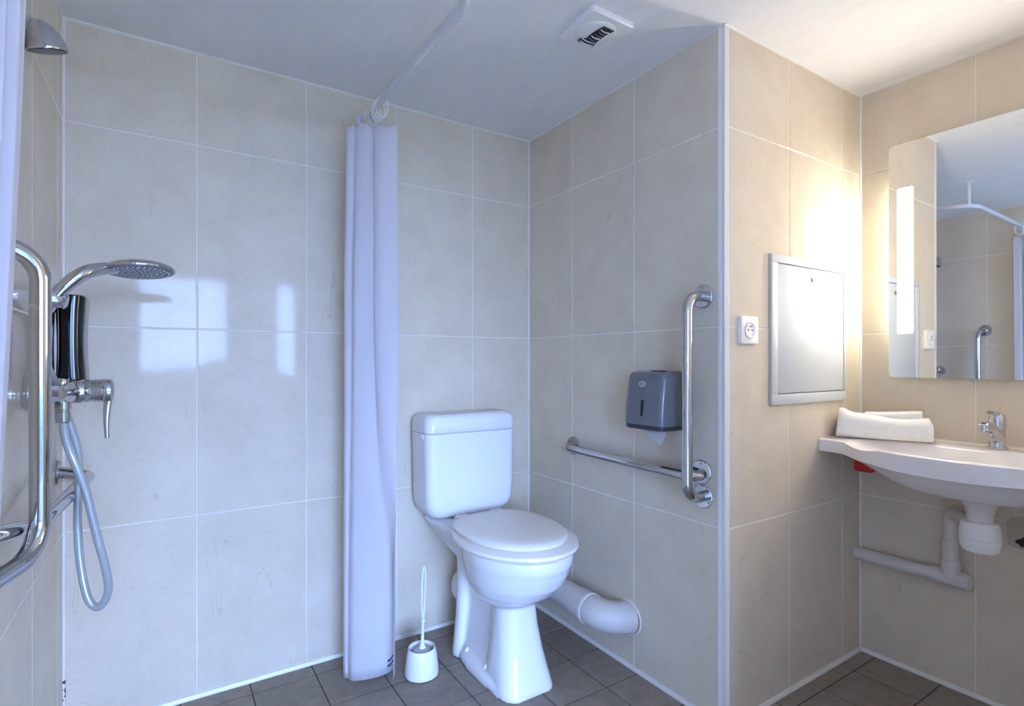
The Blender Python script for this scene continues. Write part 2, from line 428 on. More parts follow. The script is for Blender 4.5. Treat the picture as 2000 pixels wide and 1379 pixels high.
# ------------------------------------------------------------------ room behind the doorway (seen only as reflections and daylight)
RX0, RX1, RZ = -2.2, 2.7, 2.5
bm = new(); box(bm, (RX0 - 0.1, WIN_Y - 0.1, -0.1), (RX1 + 0.1, -0.12, -0.003)); struct('floor_bedroom', bm, M['wood_floor'], smooth=0)
bm = new(); box(bm, (RX0 - 0.1, WIN_Y - 0.1, RZ), (RX1 + 0.1, 0, RZ + 0.1)); struct('ceiling_bedroom', bm, M['plaster'], smooth=0)
bm = new(); box(bm, (RX0 - 0.1, WIN_Y, 0), (RX0, -0.12, RZ)); struct('wall_bedroom_left', bm, M['plaster'], smooth=0)
bm = new(); box(bm, (RX1, WIN_Y, 0), (RX1 + 0.1, -0.12, RZ)); struct('wall_bedroom_right', bm, M['plaster'], smooth=0)
bm = new(); box(bm, (RX0, -0.12, 0), (XL - 0.1, -0.02, RZ)); box(bm, (XR + 0.1, -0.12, 0), (RX1, -0.02, RZ)); struct('wall_bedroom_front', bm, M['plaster'], smooth=0)
bm = new(); y0, y1 = WIN_Y - 0.1, WIN_Y
z0, z1 = WIN[0][2], WIN[0][3]
box(bm, (RX0 - 0.1, y0, 0), (RX1 + 0.1, y1, z0)); box(bm, (RX0 - 0.1, y0, z1), (RX1 + 0.1, y1, RZ))
xs = [RX0 - 0.1, WIN[0][0], WIN[0][1], WIN[1][0], WIN[1][1], RX1 + 0.1]
for k in (0, 2, 4): box(bm, (xs[k], y0, z0), (xs[k + 1], y1, z1))
struct('wall_bedroom_back', bm, M['plaster'], smooth=0)
for i, (x0, x1, a0, a1) in enumerate(WIN):
    bm = new(); f = 0.05
    box(bm, (x0, y0 + 0.02, a0), (x1, y0 + 0.07, a0 + f)); box(bm, (x0, y0 + 0.02, a1 - f), (x1, y0 + 0.07, a1))
    box(bm, (x0, y0 + 0.02, a0 + f), (x0 + f, y0 + 0.07, a1 - f)); box(bm, (x1 - f, y0 + 0.02, a0 + f), (x1, y0 + 0.07, a1 - f))
    w = struct('window_%d' % (i + 1), bm, M['pvc'])
    bm = new(); box(bm, (x0 + f, y0 + 0.04, a0 + f), (x1 - f, y0 + 0.046, a1 - f)); obj('pane', bm, M['glass'], w, smooth=0)
# land outside the window
bm = new(); box(bm, (-60, -90, -3.2), (60, -3.4, -3.0)); o = struct('ground', bm, M['field'], smooth=0)

# ------------------------------------------------------------------ toilet
TX = 1.010
t = thing('toilet', 'white ceramic close-coupled toilet with closed lid, standing against the back wall', 'toilet', (TX, 1.62, 0))
bm = new()
# bowl
secs = [(0.474, 0.176, 1.545, 0.222, 0.21), (0.452, 0.178, 1.545, 0.224, 0.21), (0.436, 0.177, 1.545, 0.222, 0.21), (0.424, 0.1735, 1.546, 0.216, 0.205),
        (0.40, 0.169, 1.548, 0.208, 0.20), (0.365, 0.160, 1.552, 0.191, 0.19), (0.33, 0.144, 1.56, 0.164, 0.18), (0.30, 0.122, 1.568, 0.130, 0.16), (0.275, 0.094, 1.578, 0.092, 0.14), (0.252, 0.06, 1.585, 0.05, 0.1)]
ring_faces(bm, [egg(TX, yc, hw, rf, rb, z) for z, hw, yc, rf, rb in secs])
# front column, flaring to the floor
cols = [(0.35, 0.068, 1.492, 1.62), (0.28, 0.070, 1.490, 1.62), (0.20, 0.076, 1.482, 1.62), (0.12, 0.085, 1.466, 1.62), (0.05, 0.096, 1.446, 1.62), (0.0, 0.104, 1.430, 1.62)]
ring_faces(bm, [rrect(TX, (a + b_) / 2, hw, (b_ - a) / 2, 0.06, z) for z, hw, a, b_ in cols])
# rear web and plinth
ring_faces(bm, [rrect(TX, 1.69, hw, hy, 0.03, z) for z, hw, hy in ((0.46, 0.075, 0.13), (0.34, 0.060, 0.14), (0.20, 0.058, 0.145), (0.08, 0.075, 0.145), (0.02, 0.09, 0.145), (0.0, 0.092, 0.145))])
ring_faces(bm, [egg(TX, 1.63, 0.112 - q, 0.200 - q, 0.195 - q, z, eb=3.2, ef=2.8) for z, q in ((0.0, 0), (0.022, 0.0), (0.036, 0.008), (0.05, 0.03))])
# rear side buttress with its slanted trap bulge
ring_faces(bm, [rrect(TX, 1.80, hw, 0.03, 0.025, z) for z, hw in ((0.44, 0.090), (0.30, 0.088), (0.15, 0.094), (0.02, 0.108), (0.0, 0.110))])
tube(bm, [(TX, 1.62, 0.25), (TX, 1.70, 0.20), (TX, 1.80, 0.205), (TX, 1.845, 0.205)], [0.050, 0.058, 0.062, 0.062], n=24)
# deck that carries the cistern
ring_faces(bm, [rrect(TX, cy, hw, hy, 0.045, z) for z, cy, hw, hy in ((0.34, 1.74, 0.075, 0.10), (0.40, 1.80, 0.105, 0.15), (0.44, 1.83, 0.130, 0.165), (0.478, 1.845, 0.152, 0.165), (0.486, 1.845, 0.15, 0.163))])
bowl = remeshed('bowl', bm, M['ceramic'], t, 0.006, 7)
# seat, lid
bm = new()
so = [(0.478, 0.186), (0.480, 0.193), (0.488, 0.198), (0.497, 0.196), (0.501, 0.188)]
ring_faces(bm, [egg(TX, 1.545, hw, hw + 0.040, 0.225, z, eb=2.7) for z, hw in so]); obj('seat', bm, M['seat'], t)
bm = new()
lo_ = [(0.5035, 0.166), (0.505, 0.172), (0.514, 0.176), (0.520, 0.172), (0.524, 0.162), (0.5265, 0.13), (0.5275, 0.06), (0.528, 0.01)]
ring_faces(bm, [egg(TX, 1.575, hw, hw * 0.228 / 0.176, hw * 0.215 / 0.176, z, eb=2.9) for z, hw in lo_]); lid = obj('lid', bm, M['seat'], t)
for sx_ in (-1, 1):
    bm = new(); lathe(bm, [(0.010, 0), (0.012, 0.004), (0.012, 0.046), (0.010, 0.05)], (TX + sx_ * 0.075 - 0.025, 1.80, 0.505), (1, 0, 0), n=16)
    obj('hinge', bm, M['seat'], t)
# floor bolts with white caps
for y_ in (1.600, 1.735):
    for sx_ in (-1, 1):
        bm = new(); lathe(bm, [(0.009, 0), (0.009, 0.010), (0.006, 0.014), (0.001, 0.015)], (TX + sx_ * 0.082, y_, 0.042), (sx_ * 0.75, 0, 0.66), n=14)
        obj('bolt_cap', bm, M['pvc'], t)
# cistern
cyc, chy = 1.925, 0.088
bm = new()
cs = [(0.487, 0.128, 0.060), (0.490, 0.142, 0.068), (0.502, 0.164, 0.078), (0.522, 0.180, 0.084), (0.548, 0.189, 0.087), (0.60, 0.191, 0.088), (0.72, 0.193, 0.088), (0.816, 0.195, 0.088), (0.818, 0.193, 0.086)]
ring_faces(bm, [rrect(TX, cyc + (0.088 - hy), hw, hy, 0.036, z, n=8) for z, hw, hy in cs])
cistern = obj('cistern', bm, M['ceramic'], t, smooth=60)
bm = new()
ls = [(0.819, 0.192, 0.086), (0.821, 0.196, 0.089), (0.850, 0.196, 0.089), (0.868, 0.192, 0.085), (0.880, 0.182, 0.076), (0.886, 0.166, 0.062), (0.888, 0.14, 0.045), (0.889, 0.08, 0.02)]
rings = [rrect(TX, cyc, hw, hy, 0.036 if hw > 0.17 else 0.03, z, n=8) for z, hw, hy in ls]
for r_ in rings:
    for v in r_:
        if v.z > 0.84:
            q = min(1, (v.z - 0.84) / 0.04); v.z += q * (0.006 * abs((v.x - TX) / 0.19) ** 1.5 - 0.010 * math.exp(-((v.x - TX + 0.01) / 0.085) ** 2) )
ring_faces(bm, rings); cl = obj('cistern_lid', bm, M['ceramic'], t, smooth=60)
bm = new(); lathe(bm, [(0.022, 0), (0.024, 0.002), (0.022, 0.005), (0.001, 0.006)], (TX - 0.01, cyc, 0.8785), n=28); obj('flush_button', bm, M['pvc'], cl)
bm = new(); lathe(bm, [(0.010, 0), (0.010, 0.003), (0.007, 0.005), (0.001, 0.0055)], (TX - 0.1935, 1.885, 0.805), (-1, 0, 0), n=16); obj('blanking_plug', bm, M['pvc'], cistern)

# supply hose and stop valve right of the cistern
sv = thing('stop_valve', 'dark angle valve with short black hose at right side of the white cistern', 'valve', (1.228, 1.99, 0.55))
bm = new(); tube(bm, catmull([(1.212, 1.945, 0.70), (1.222, 1.955, 0.66), (1.232, 1.965, 0.61), (1.232, 1.968, 0.565)], 6), [0.003 + 0.006 * min(1, k / 10) for k in range(19)], n=12); obj('hose', bm, M['braid'], sv)
bm = new(); lathe(bm, [(0.006, 0), (0.011, 0.004), (0.011, 0.03), (0.007, 0.034)], (1.228, 1.966, 0.532), n=14); tube(bm, [(1.228, 1.966, 0.545), (1.228, 2.022, 0.545)], 0.007, n=12); obj('valve_body', bm, M['chrome'], sv)
bm = new(); lathe(bm, [(0.018, 0), (0.02, 0.003), (0.012, 0.006)], (1.228, 2.0255, 0.545), (0, -1, 0), n=20); obj('rosette', bm, M['chrome'], sv)

# waste pipe: from the toilet's outlet, round the corner and into the duct wall
w = thing('waste_pipe', 'thick pale grey plastic waste pipe running from toilet into the tiled wall', 'pipe', (1.31, 1.7, 0.2))
bm = new(); tube(bm, fillet([(1.04, 1.945, 0.20), (1.312, 1.945, 0.195), (1.312, 1.545, 0.186)], 0.075, 10), 0.050, n=28); obj('straight_pipe', bm, M['pvc_pipe'], w)
bm = new(); tube(bm, fillet([(1.312, 1.575, 0.1865), (1.312, 1.425, 0.182), (1.405, 1.400, 0.176)], 0.085, 14), 0.0545, n=32); obj('elbow', bm, M['pvc_pipe'], w)
bm = new(); tube(bm, [(1.312, 1.515, 0.1855), (1.312, 1.505, 0.185)], 0.057, n=32); obj('socket_ring', bm, M['pvc'], w)
bm = new(); lathe(bm, [(0.056, 0), (0.066, 0.002), (0.066, 0.05), (0.060, 0.058), (0.050, 0.06)], (TX, 1.852, 0.205), (0, 1, 0), n=30)
tube(bm, fillet([(TX, 1.90, 0.205), (TX, 1.945, 0.203), (TX + 0.06, 1.945, 0.20)], 0.035, 8), 0.052, n=24); obj('pan_connector', bm, M['pvc'], w)
bm = new(); rings = []
random.seed(3)
rj = [random.uniform(0.8, 1.3) for _ in range(40)]
for q, h in ((0.052, 0.0), (0.0555, 0.004), (0.058, 0.0)):
    rings.append([Vector((XC - 0.0005 - h, 1.400 + (q + (0.004 * rj[k] if q > 0.054 else 0)) * math.cos(2 * PI * k / 40) * 1.02, 0.177 + (q + (0.004 * rj[k] if q > 0.054 else 0)) * math.sin(2 * PI * k / 40))) for k in range(40)])
ring_faces(bm, rings, caps=(False, False)); obj('filler_ring', bm, M['grout'], w)

# toilet brush
b_ = thing('toilet_brush', 'white plastic toilet brush with looped handle in its round holder on the floor', 'toilet brush', (0.757, 1.757, 0))
bm = new(); lathe(bm, [(0.052, 0.001), (0.0585, 0.003), (0.0590, 0.010), (0.0535, 0.06), (0.0480, 0.090), (0.0460, 0.0945), (0.0430, 0.0935), (0.0400, 0.086), (0.0400, 0.06), (0.001, 0.058)], (0.757, 1.757, 0), n=36); obj('holder', bm, M['pvc'], b_)
bm = new(); lathe(bm, [(0.002, 0.06), (0.034, 0.062), (0.036, 0.078), (0.028, 0.088), (0.012, 0.091), (0.002, 0.092)], (0.757, 1.757, 0), n=28); obj('brush_head', bm, M['bristle'], b_)
bm = new(); lathe(bm, [(0.012, 0.088), (0.013, 0.092), (0.008, 0.10), (0.006, 0.11), (0.005, 0.175), (0.0075, 0.18), (0.0075, 0.186), (0.005, 0.19), (0.002, 0.195)], (0.757, 1.757, 0), (0.024, 0, 1), n=14)
lp = []
for k in range(28):
    a = 2 * PI * k / 28; lp.append((0.757 + 0.0045 + 0.0062 * math.sin(a) * (0.8 + 0.4 * (1 - math.cos(a)) / 2) + 0.0275 * 0.0 + 0.024 * (0.09 * (1 - math.cos(a))), 1.757, 0.188 + 0.092 * (1 - math.cos(a))))
tube(bm, lp, 0.003, n=8, closed=True); obj('handle', bm, M['pvc'], b_)

# ------------------------------------------------------------------ grab bars
def flange(bm, c, d, r=0.036, h=0.007):
    lathe(bm, [(r * 0.97, 0), (r, 0.002), (r, h - 0.002), (r * 0.94, h), (0.02, h + 0.0005)], c, d, n=32)
def screws(parent, c, d, r=0.027):
    d = Vector(d); s = Vector((0, 1, 0))
    for a in (90, 210, 330):
        p = Vector(c) + d * 0.007 + Vector((0, math.cos(math.radians(a)) * r, math.sin(math.radians(a)) * r))
        bm = new(); lathe(bm, [(0.0042, 0), (0.0042, 0.0008), (0.003, 0.0016), (0.0005, 0.0018)], p, d, n=12); obj('screw', bm, M['steel'], parent)

g = thing('grab_bar', 'upright chrome grab bar on the tiled wall beside the paper dispenser', 'grab bar', (1.36, 1.08, 0.98))
VX, VY = 1.319, 1.078
bm = new(); tube(bm, fillet([(XC - 0.004, 1.080, 1.290), (VX, VY, 1.290), (VX, VY, 0.675), (XC - 0.004, 1.084, 0.675)], 0.052, 12), 0.0165, n=24); obj('tube', bm, M['steel'], g)
for z_ in (1.290, 0.675):
    bm = new(); flange(bm, (XC - 0.0002, 1.080, z_), (-1, 0, 0)); fl = obj('flange', bm, M['chrome'], g); screws(fl, (XC, 1.080, z_), (-1, 0, 0))
g = thing('grab_bar', 'horizontal chrome grab bar on the tiled wall right of the toilet', 'grab bar', (1.36, 1.4, 0.74))
bm = new(); tube(bm, fillet([(XC - 0.004, 1.705, 0.750), (1.3535, 1.690, 0.747), (1.3535, 1.10, 0.738), (XC - 0.004, 1.085, 0.738)], 0.03, 10), 0.0155, n=24); obj('tube', bm, M['steel'], g)
for y_, z_ in ((1.705, 0.750), (1.085, 0.7495)):
    bm = new(); flange(bm, (XC - 0.0002, y_, z_ if y_ > 1.5 else 0.7495), (-1, 0, 0)); fl = obj('flange', bm, M['chrome'], g); screws(fl, (XC, y_, z_), (-1, 0, 0))

g = thing('grab_bar', 'upright chrome grab bar in the shower, in front of the mixer', 'grab bar', (-0.22, 1.288, 1.0))
bm = new(); tube(bm, fillet([(XL + 0.004, 1.262, 1.292), (-0.188, 1.287, 1.292), (-0.188, 1.286, 0.745), (XL + 0.004, 1.150, 0.733)], [0.055, 0.070], 12), 0.0160, n=24); obj('tube', bm, M['steel'], g)
for y_, z_ in ((1.260, 1.292), (1.147, 0.733)):
    bm = new(); flange(bm, (XL + 0.0002, y_, z_), (1, 0, 0)); fl = obj('flange', bm, M['chrome'], g); screws(fl, (XL, y_, z_), (1, 0, 0))
g = thing('grab_bar', 'low chrome grab bar slanting along the shower side wall under the mixer', 'grab bar', (-0.2, 1.65, 0.78))
bm = new(); tube(bm, fillet([(XL + 0.004, 1.925, 0.785), (-0.176, 1.918, 0.768), (-0.2075, 1.385, 0.770), (XL + 0.004, 1.165, 0.812)], [0.014, 0.05], 10), 0.0155, n=24); obj('tube', bm, M['steel'], g)
for y_, z_ in ((1.925, 0.785), (1.160, 0.812)):
    bm = new(); flange(bm, (XL + 0.0002, y_, z_), (1, 0, 0), r=0.033); fl = obj('flange', bm, M['chrome'], g); screws(fl, (XL, y_, z_), (1, 0, 0), 0.025)

# ------------------------------------------------------------------ shower: mixer, hand shower, hose, brackets
mxr = thing('shower_mixer', 'chrome single-lever shower mixer on the tiled side wall', 'mixer tap', (-0.2, 1.585, 1.03))
MZ, MY = 1.022, 1.585
for y_ in (1.51, 1.66):
    bm = new(); lathe(bm, [(0.033, 0), (0.034, 0.002), (0.033, 0.022), (0.029, 0.030), (0.017, 0.033)], (XL, y_, MZ), (1, 0, 0), n=32); obj('rosette', bm, M['chrome'], mxr)
    bm = new(); tube(bm, [(XL + 0.02, y_, MZ), (-0.188, y_, MZ)], 0.015, n=20); obj('connector', bm, M['chrome'], mxr)
bm = new()
tube(bm, catmull([(-0.192, 1.497, MZ), (-0.19, 1.52, MZ), (-0.184, 1.55, MZ), (-0.182, 1.585, MZ), (-0.184, 1.62, MZ), (-0.19, 1.65, MZ), (-0.192, 1.673, MZ)], 4),
     [0.017, 0.018, 0.0185, 0.019, 0.0195, 0.02, 0.021, 0.022, 0.023, 0.0238, 0.0242, 0.0245, 0.0245, 0.0245, 0.0242, 0.0238, 0.023, 0.022, 0.021, 0.020, 0.0195, 0.019, 0.0185, 0.018, 0.017], n=24)
lathe(bm, [(0.024, 0), (0.0265, 0.012), (0.0275, 0.028), (0.0255, 0.036)], (-0.188, MY, MZ), (1, 0, 0), n=32)
body = obj('body', bm, M['chrome'], mxr, smooth=60)
bm = new(); lathe(bm, [(0.024, 0), (0.0255, 0.001), (0.0255, 0.014), (0.0245, 0.015), (0.0245, 0.017), (0.0268, 0.018), (0.0268, 0.020), (0.0252, 0.021), (0.0252, 0.023), (0.0270, 0.024), (0.0270, 0.026), (0.0255, 0.027), (0.0255, 0.029), (0.0272, 0.030), (0.0272, 0.034), (0.026, 0.035)], (-0.153, MY, MZ), (1, 0, 0), n=32); obj('cartridge', bm, M['chrome'], mxr)
bm = new(); lathe(bm, [(0.027, 0), (0.0275, 0.004), (0.0265, 0.014), (0.020, 0.019), (0.001, 0.021)], (-0.118, MY, MZ), (1, 0, 0), n=32)
rings = []
for q in range(9):
    s_ = q / 8; z_ = MZ - 0.004 - 0.108 * s_; hw = 0.0135 * (1 - s_) + 0.0062 * s_; th = 0.0085 * (1 - s_) + 0.0045 * s_
    rings.append([Vector((-0.1075 - 0.004 * s_ - 0.01 * math.sin(s_ * PI) * 0.3 + p.x, MY + p.y, z_)) for p in rrect(0, 0, th, hw, 0.004, 0, 3)])
ring_faces(bm, rings); obj('lever', bm, M['chrome'], mxr)
bm = new(); lathe(bm, [(0.010, 0), (0.0148, 0.003), (0.0152, 0.022), (0.0130, 0.024), (0.0130, 0.027), (0.0146, 0.028), (0.0146, 0.050), (0.012, 0.053)], (-0.192, MY, MZ - 0.018), (0, 0, -1), n=24); obj('hose_nut', bm, M['chrome'], mxr)
bm = new(); lathe(bm, [(0.006, 0), (0.0105, 0.002), (0.0105, 0.010), (0.008, 0.014), (0.001, 0.015)], (-0.188, 1.535, MZ + 0.017), (0.2, 0, 1), n=18); obj('diverter_knob', bm, M['chrome'], mxr)

# lower holder (wall socket in pale plastic, conical chrome cradle)
h = thing('shower_holder', 'conical chrome hand shower holder on a pale plastic wall socket', 'shower holder', (-0.23, 1.52, 1.2))
HZ = 1.232
bm = new(); lathe(bm, [(0.033, 0), (0.034, 0.002), (0.034, 0.010), (0.031, 0.013)], (XL, 1.580, HZ), (1, 0, 0), n=28); obj('wall_socket', bm, M['clear'], h)
hd = Vector((0.95, -0.05, -0.20)).normalized()
bm = new(); lathe(bm, [(0.028, 0), (0.0278, 0.014), (0.0262, 0.028), (0.0225, 0.042), (0.0180, 0.052), (0.0165, 0.055), (0.0178, 0.059), (0.0135, 0.062)], Vector((-0.244, 1.578, HZ + 0.006)), hd, n=28); obj('cradle', bm, M['chrome'], h)

# hand shower
hs_ = thing('hand_shower', 'chrome hand shower with round perforated head leaning out from its holder', 'hand shower', (-0.2, 1.55, 1.2))
pts = catmull([(-0.216, 1.572, 1.204), (-0.206, 1.570, 1.230), (-0.186, 1.570, 1.260), (-0.155, 1.575, 1.292), (-0.125, 1.60, 1.309), (-0.098, 1.62, 1.316)], 5)
bm = new(); K = len(pts); rings = []
tube(bm, pts, [0.0105 + 0.0055 * math.sin(min(1, k / (K - 1) * 1.05) * PI * 0.8) for k in range(K)], n=20); obj('handle', bm, M['chrome'], hs_)
hc = Vector((-0.050, 1.640, 1.314)); hn = Vector((0.05, -0.10, -0.99)).normalized()   # face direction: down, a little towards the room
bm = new(); lathe(bm, [(0.078, 0.0), (0.0795, -0.003), (0.077, -0.008), (0.064, -0.016), (0.046, -0.022), (0.025, -0.026), (0.001, -0.027)], hc, hn, n=48, sy=0.95); hh = obj('head', bm, M['chrome'], hs_, smooth=60)
bm = new(); lathe(bm, [(0.0745, 0.0), (0.073, 0.002), (0.062, 0.003), (0.001, 0.0038)], hc, hn, n=44, sy=0.95); fc = obj('spray_face', bm, M['face'], hs_)
bm = new(); am = axis_mat(hc, hn)
for q, cnt in ((0.012, 6), (0.025, 13), (0.038, 20), (0.051, 27), (0.063, 33)):
    for k in range(cnt):
        a = 2 * PI * k / cnt; lathe(bm, [(0.0017, 0.002), (0.0013, 0.0058)], am @ Vector((q * math.cos(a), q * 0.95 * math.sin(a), 0)), hn, n=6)
nz = obj('spray_nozzles', bm, M['clear'], hs_, smooth=0); nz['kind'] = 'stuff'
# hose: from the mixer outlet, a hanging loop and up to the handle
hp = catmull([(-0.192, 1.585, 0.957), (-0.186, 1.575, 0.915), (-0.172, 1.567, 0.868), (-0.151, 1.57, 0.798), (-0.133, 1.575, 0.700), (-0.115, 1.585, 0.605), (-0.111, 1.60, 0.545), (-0.128, 1.615, 0.506), (-0.150, 1.625, 0.524),
              (-0.166, 1.64, 0.60), (-0.173, 1.65, 0.70), (-0.172, 1.655, 0.80), (-0.1745, 1.655, 0.88), (-0.196, 1.645, 0.975), (-0.214, 1.63, 1.045), (-0.224, 1.595, 1.09), (-0.2275, 1.575, 1.15), (-0.216, 1.572, 1.206)], 8)
bm = new(); tube(bm, hp, 0.0085, n=14); tag(obj('shower_hose', bm, M['hose'], None), 'grey plastic shower hose hanging in a long loop from the mixer', 'hose')

# fixed overhead shower head, high on the side wall
f_ = thing('overhead_shower', 'short bullet-shaped chrome shower head high on the side wall', 'shower head', (-0.2, 1.53, 1.76))
bm = new(); lathe(bm, [(0.026, 0), (0.027, 0.003), (0.020, 0.008), (0.017, 0.02)], (XL, 1.53, 1.80), (1, 0, -0.2), n=28); obj('wall_rosette', bm, M['chrome'], f_)
fd = Vector((0.22, 0.26, -0.93)).normalized(); fc_ = Vector((-0.2110, 1.53, 1.763)); ap_ = Vector((-0.2380, 1.53, 1.832)); fq = axis_mat(fc_, fd)
bm = new(); rings = []
for r0, q in ((0.0372, 0.0), (0.0388, 0.03), (0.0388, 0.10), (0.0382, 0.25), (0.0362, 0.45), (0.0325, 0.63), (0.0265, 0.80), (0.0170, 0.94), (0.002, 1.0)):
    rings.append([fq @ Vector((r0 * math.cos(2 * PI * k / 40), r0 * math.sin(2 * PI * k / 40), 0)) + (ap_ - fc_) * q * 0.92 for k in range(40)])
for r_i in rings:
    for v in r_i: v.x = max(v.x, XL + 0.0004)
ring_faces(bm, rings); obj('dome', bm, M['chrome'], f_, smooth=60)
bm = new(); lathe(bm, [(0.0345, -0.001), (0.034, 0.0015), (0.001, 0.002)], fc_, fd, n=36); obj('spray_face', bm, M['grey_side'], f_)

# black soap dispenser in the corner
d_ = thing('soap_dispenser', 'glossy black wall soap dispenser in the shower corner behind the mixer', 'soap dispenser', (-0.22, 1.79, 1.15))
def waist(zq): return 0.008 * (1 - math.cos((zq - 0.5) * 2 * PI * 0.5)) * 0 + 0.0045 * math.sin(zq * PI)
bm = new(); rings = []
for q in range(13):
    s_ = q / 12; z_ = 1.040 + 0.214 * s_; x1_ = -0.166 - waist(s_); x0_ = -0.222 + 0.003 * math.sin(s_ * PI)
    rings.append(rrect((x0_ + x1_) / 2, 1.785, (x1_ - x0_) / 2, 0.066, 0.026, z_, 6))
rings.append(rrect(-0.194, 1.785, 0.024, 0.062, 0.022, 1.257, 6))
ring_faces(bm, rings); obj('front_shell', bm, M['black'], d_)
bm = new(); box(bm, (XL + 0.0005, 1.732, 1.045), (-0.226, 1.842, 1.25), 0.004); obj('back_plate', bm, M['black'], d_)
bm = new(); rings = []
for q in range(9):
    s_ = q / 8; z_ = 1.05 + 0.16 * s_; hw = 0.0022 * math.sin(min(1, s_ * 1.05) * PI) + 0.0004
    rings.append([Vector((-0.2235 + p.x, 1.7235 + p.y, z_)) for p in rrect(0, 0, hw, 0.004, 0.0003, 0, 1)])
ring_faces(bm, rings); obj('painted_sliver', bm, M['strip'], d_)  # added strip: cream colour stands in for the bright sliver behind the shell

# ------------------------------------------------------------------ curtain rail
r_ = thing('curtain_rail', 'white tubular shower curtain rail bending from back wall to side wall', 'curtain rail', (0.615, 1.085, 1.955))
RC = Vector((0.615, 1.085, 1.955)); RW = Vector((0.634, YB - 0.004, 2.0)); RLW = Vector((XL + 0.004, 1.085, 1.955))
bm = new(); tube(bm, fillet([RW, RC, RLW], 0.11, 14), 0.0125, n=20); obj('tube', bm, M['rail'], r_)
for p, d in ((RW, (0, -1, 0)), (RLW, (1, 0, 0))):
    bm = new(); lathe(bm, [(0.026, 0), (0.027, 0.002), (0.026, 0.006), (0.016, 0.009), (0.0155, 0.022), (0.013, 0.023)], p + Vector(d) * -0.0038, d, n=24); obj('wall_flange', bm, M['rail'], r_)
bm = new(); lathe(bm, [(0.024, 0), (0.025, 0.002), (0.022, 0.006), (0.010, 0.010), (0.009, 0.122), (0.013, 0.123), (0.013, 0.131)], (0.585, 1.117, ZC - 0.0002), (0, 0, -1), n=20); obj('ceiling_hanger', bm, M['rail'], r_)
bm = new(); tube(bm, [RC + (RW - RC) * 0.135, RC + (RW - RC) * 0.175], 0.0137, n=20); obj('sleeve', bm, M['rail'], r_)

def rail_at(y): s_ = (y - RC.y) / (RW.y - RC.y); return RC + (RW - RC) * s_

# ------------------------------------------------------------------ curtains
def sheet(bm, path_fn, z_fn, nz, ns, thick=0.0012):
    """path_fn(v, u)->(x, y), v 0 top .. 1 bottom; one cloth layer with thickness"""
    grid = []
    for i in range(nz + 1):
        v = i / nz; pts = path_fn(v); K = len(pts)
        grid.append([Vector((p.x, p.y, z_fn(v, k / (K - 1)))) for k, p in enumerate(pts)])
    V = [[bm.verts.new(p) for p in row] for row in grid]
    for i in range(nz):
        for k in range(len(V[0]) - 1): bm.faces.new((V[i][k], V[i][k + 1], V[i + 1][k + 1], V[i + 1][k]))
    bmesh.ops.solidify(bm, geom=bm.faces[:], thickness=thick)
    return bm
ra = Vector((0.8406, -0.5409)); rb_ = Vector((0.5409, 0.8406))     # across and along the line of sight to the bunch
C0 = Vector((0.590, 1.795))
back_ = [(-.070, .040), (-.02, .036), (.03, .042), (.060, .044), (.066, .060), (.02, .062), (-.04, .064), (-.06, .078), (-.02, .086), (.045, .080), (.055, .096), (.0, .102)]
top = [(.088, .008), (.062, -.004), (.034, -.006), (.012, .002), (.004, .013), (-.004, .003), (-.026, -.008), (-.048, -.004), (-.057, .007), (-.064, .001), (-.078, -.001), (-.088, .012)] + back_
mid = [(.091, .010), (.066, -.004), (.036, -.010), (.014, -.003), (.007, .009), (-.002, .000), (-.022, -.012), (-.052, -.012), (-.067, .004), (-.073, .000), (-.086, .000), (-.095, .014)] + back_
bot = [(.082, -.036), (.081, -.012), (.078, .010), (.066, .016), (.050, .002), (.020, -.012), (-.020, -.020), (-.056, -.020), (-.074, -.006), (-.080, .004), (-.088, .000), (-.098, .016)] + back_
def mixp(v):
    P = []
    for a, m_, c in zip(top, mid, bot):
        if v < 0.35: q = v / 0.35; q = q * q * (3 - 2 * q); ab = (a[0] + (m_[0] - a[0]) * q, a[1] + (m_[1] - a[1]) * q)
        else: q = (v - 0.35) / 0.65; q = q * q * (3 - 2 * q); ab = (m_[0] + (c[0] - m_[0]) * q, m_[1] + (c[1] - m_[1]) * q)
        p = C0 + ra * ab[0] + rb_ * ab[1]; P.append((p.x, p.y, 0))
    return catmull(P, 7)
def ztop(v, u):
    return 1.886 + 0.006 * math.cos(u * PI * 16) * max(0, 1 - v * 12) - v * (1.886 - 0.026) + 0.010 * v * math.sin(u * 9 + 1)
ct = thing('shower_curtain', 'white cloth shower curtain gathered against the back wall left of the toilet', 'shower curtain', (0.62, 1.85, 0.02), 'shower curtains')
bm = sheet(new(), mixp, ztop, 48, 0); obj('cloth', bm, M['cloth'], ct, smooth=180)
# hem print: two small dark blue waves on the lower right corner, laid on the cloth
bm = new()
vb = 0.972
pp = mixp(vb)
for row, zz in ((0, 0.083), (1, 0.066)):
    ptsw = []
    for k in range(9):
        i0 = 14 + k * 1.6; i_ = int(i0); f = i0 - i_; p = pp[i_].lerp(pp[i_ + 1], f)
        tn = (pp[i_ + 2] - pp[i_ - 1]).normalized(); nn = Vector((tn.y, -tn.x, 0)); 
        if nn.dot(Vector((-0.5, -0.85, 0))) < 0: nn = -nn
        ptsw.append((p + nn * 0.0024, zz + 0.008 * (1 - k / 8 * 2) + 0.003 * math.sin(k / 8 * 2 * PI)))
    for k in range(8):
        (p0, z0_), (p1, z1_) = ptsw[k], ptsw[k + 1]; th = 0.0035
        bm.faces.new([bm.verts.new((p0.x, p0.y, z0_ - th)), bm.verts.new((p1.x, p1.y, z1_ - th)), bm.verts.new((p1.x, p1.y, z1_ + th)), bm.verts.new((p0.x, p0.y, z0_ + th))])
bmesh.ops.remove_doubles(bm, verts=bm.verts[:], dist=1e-5)
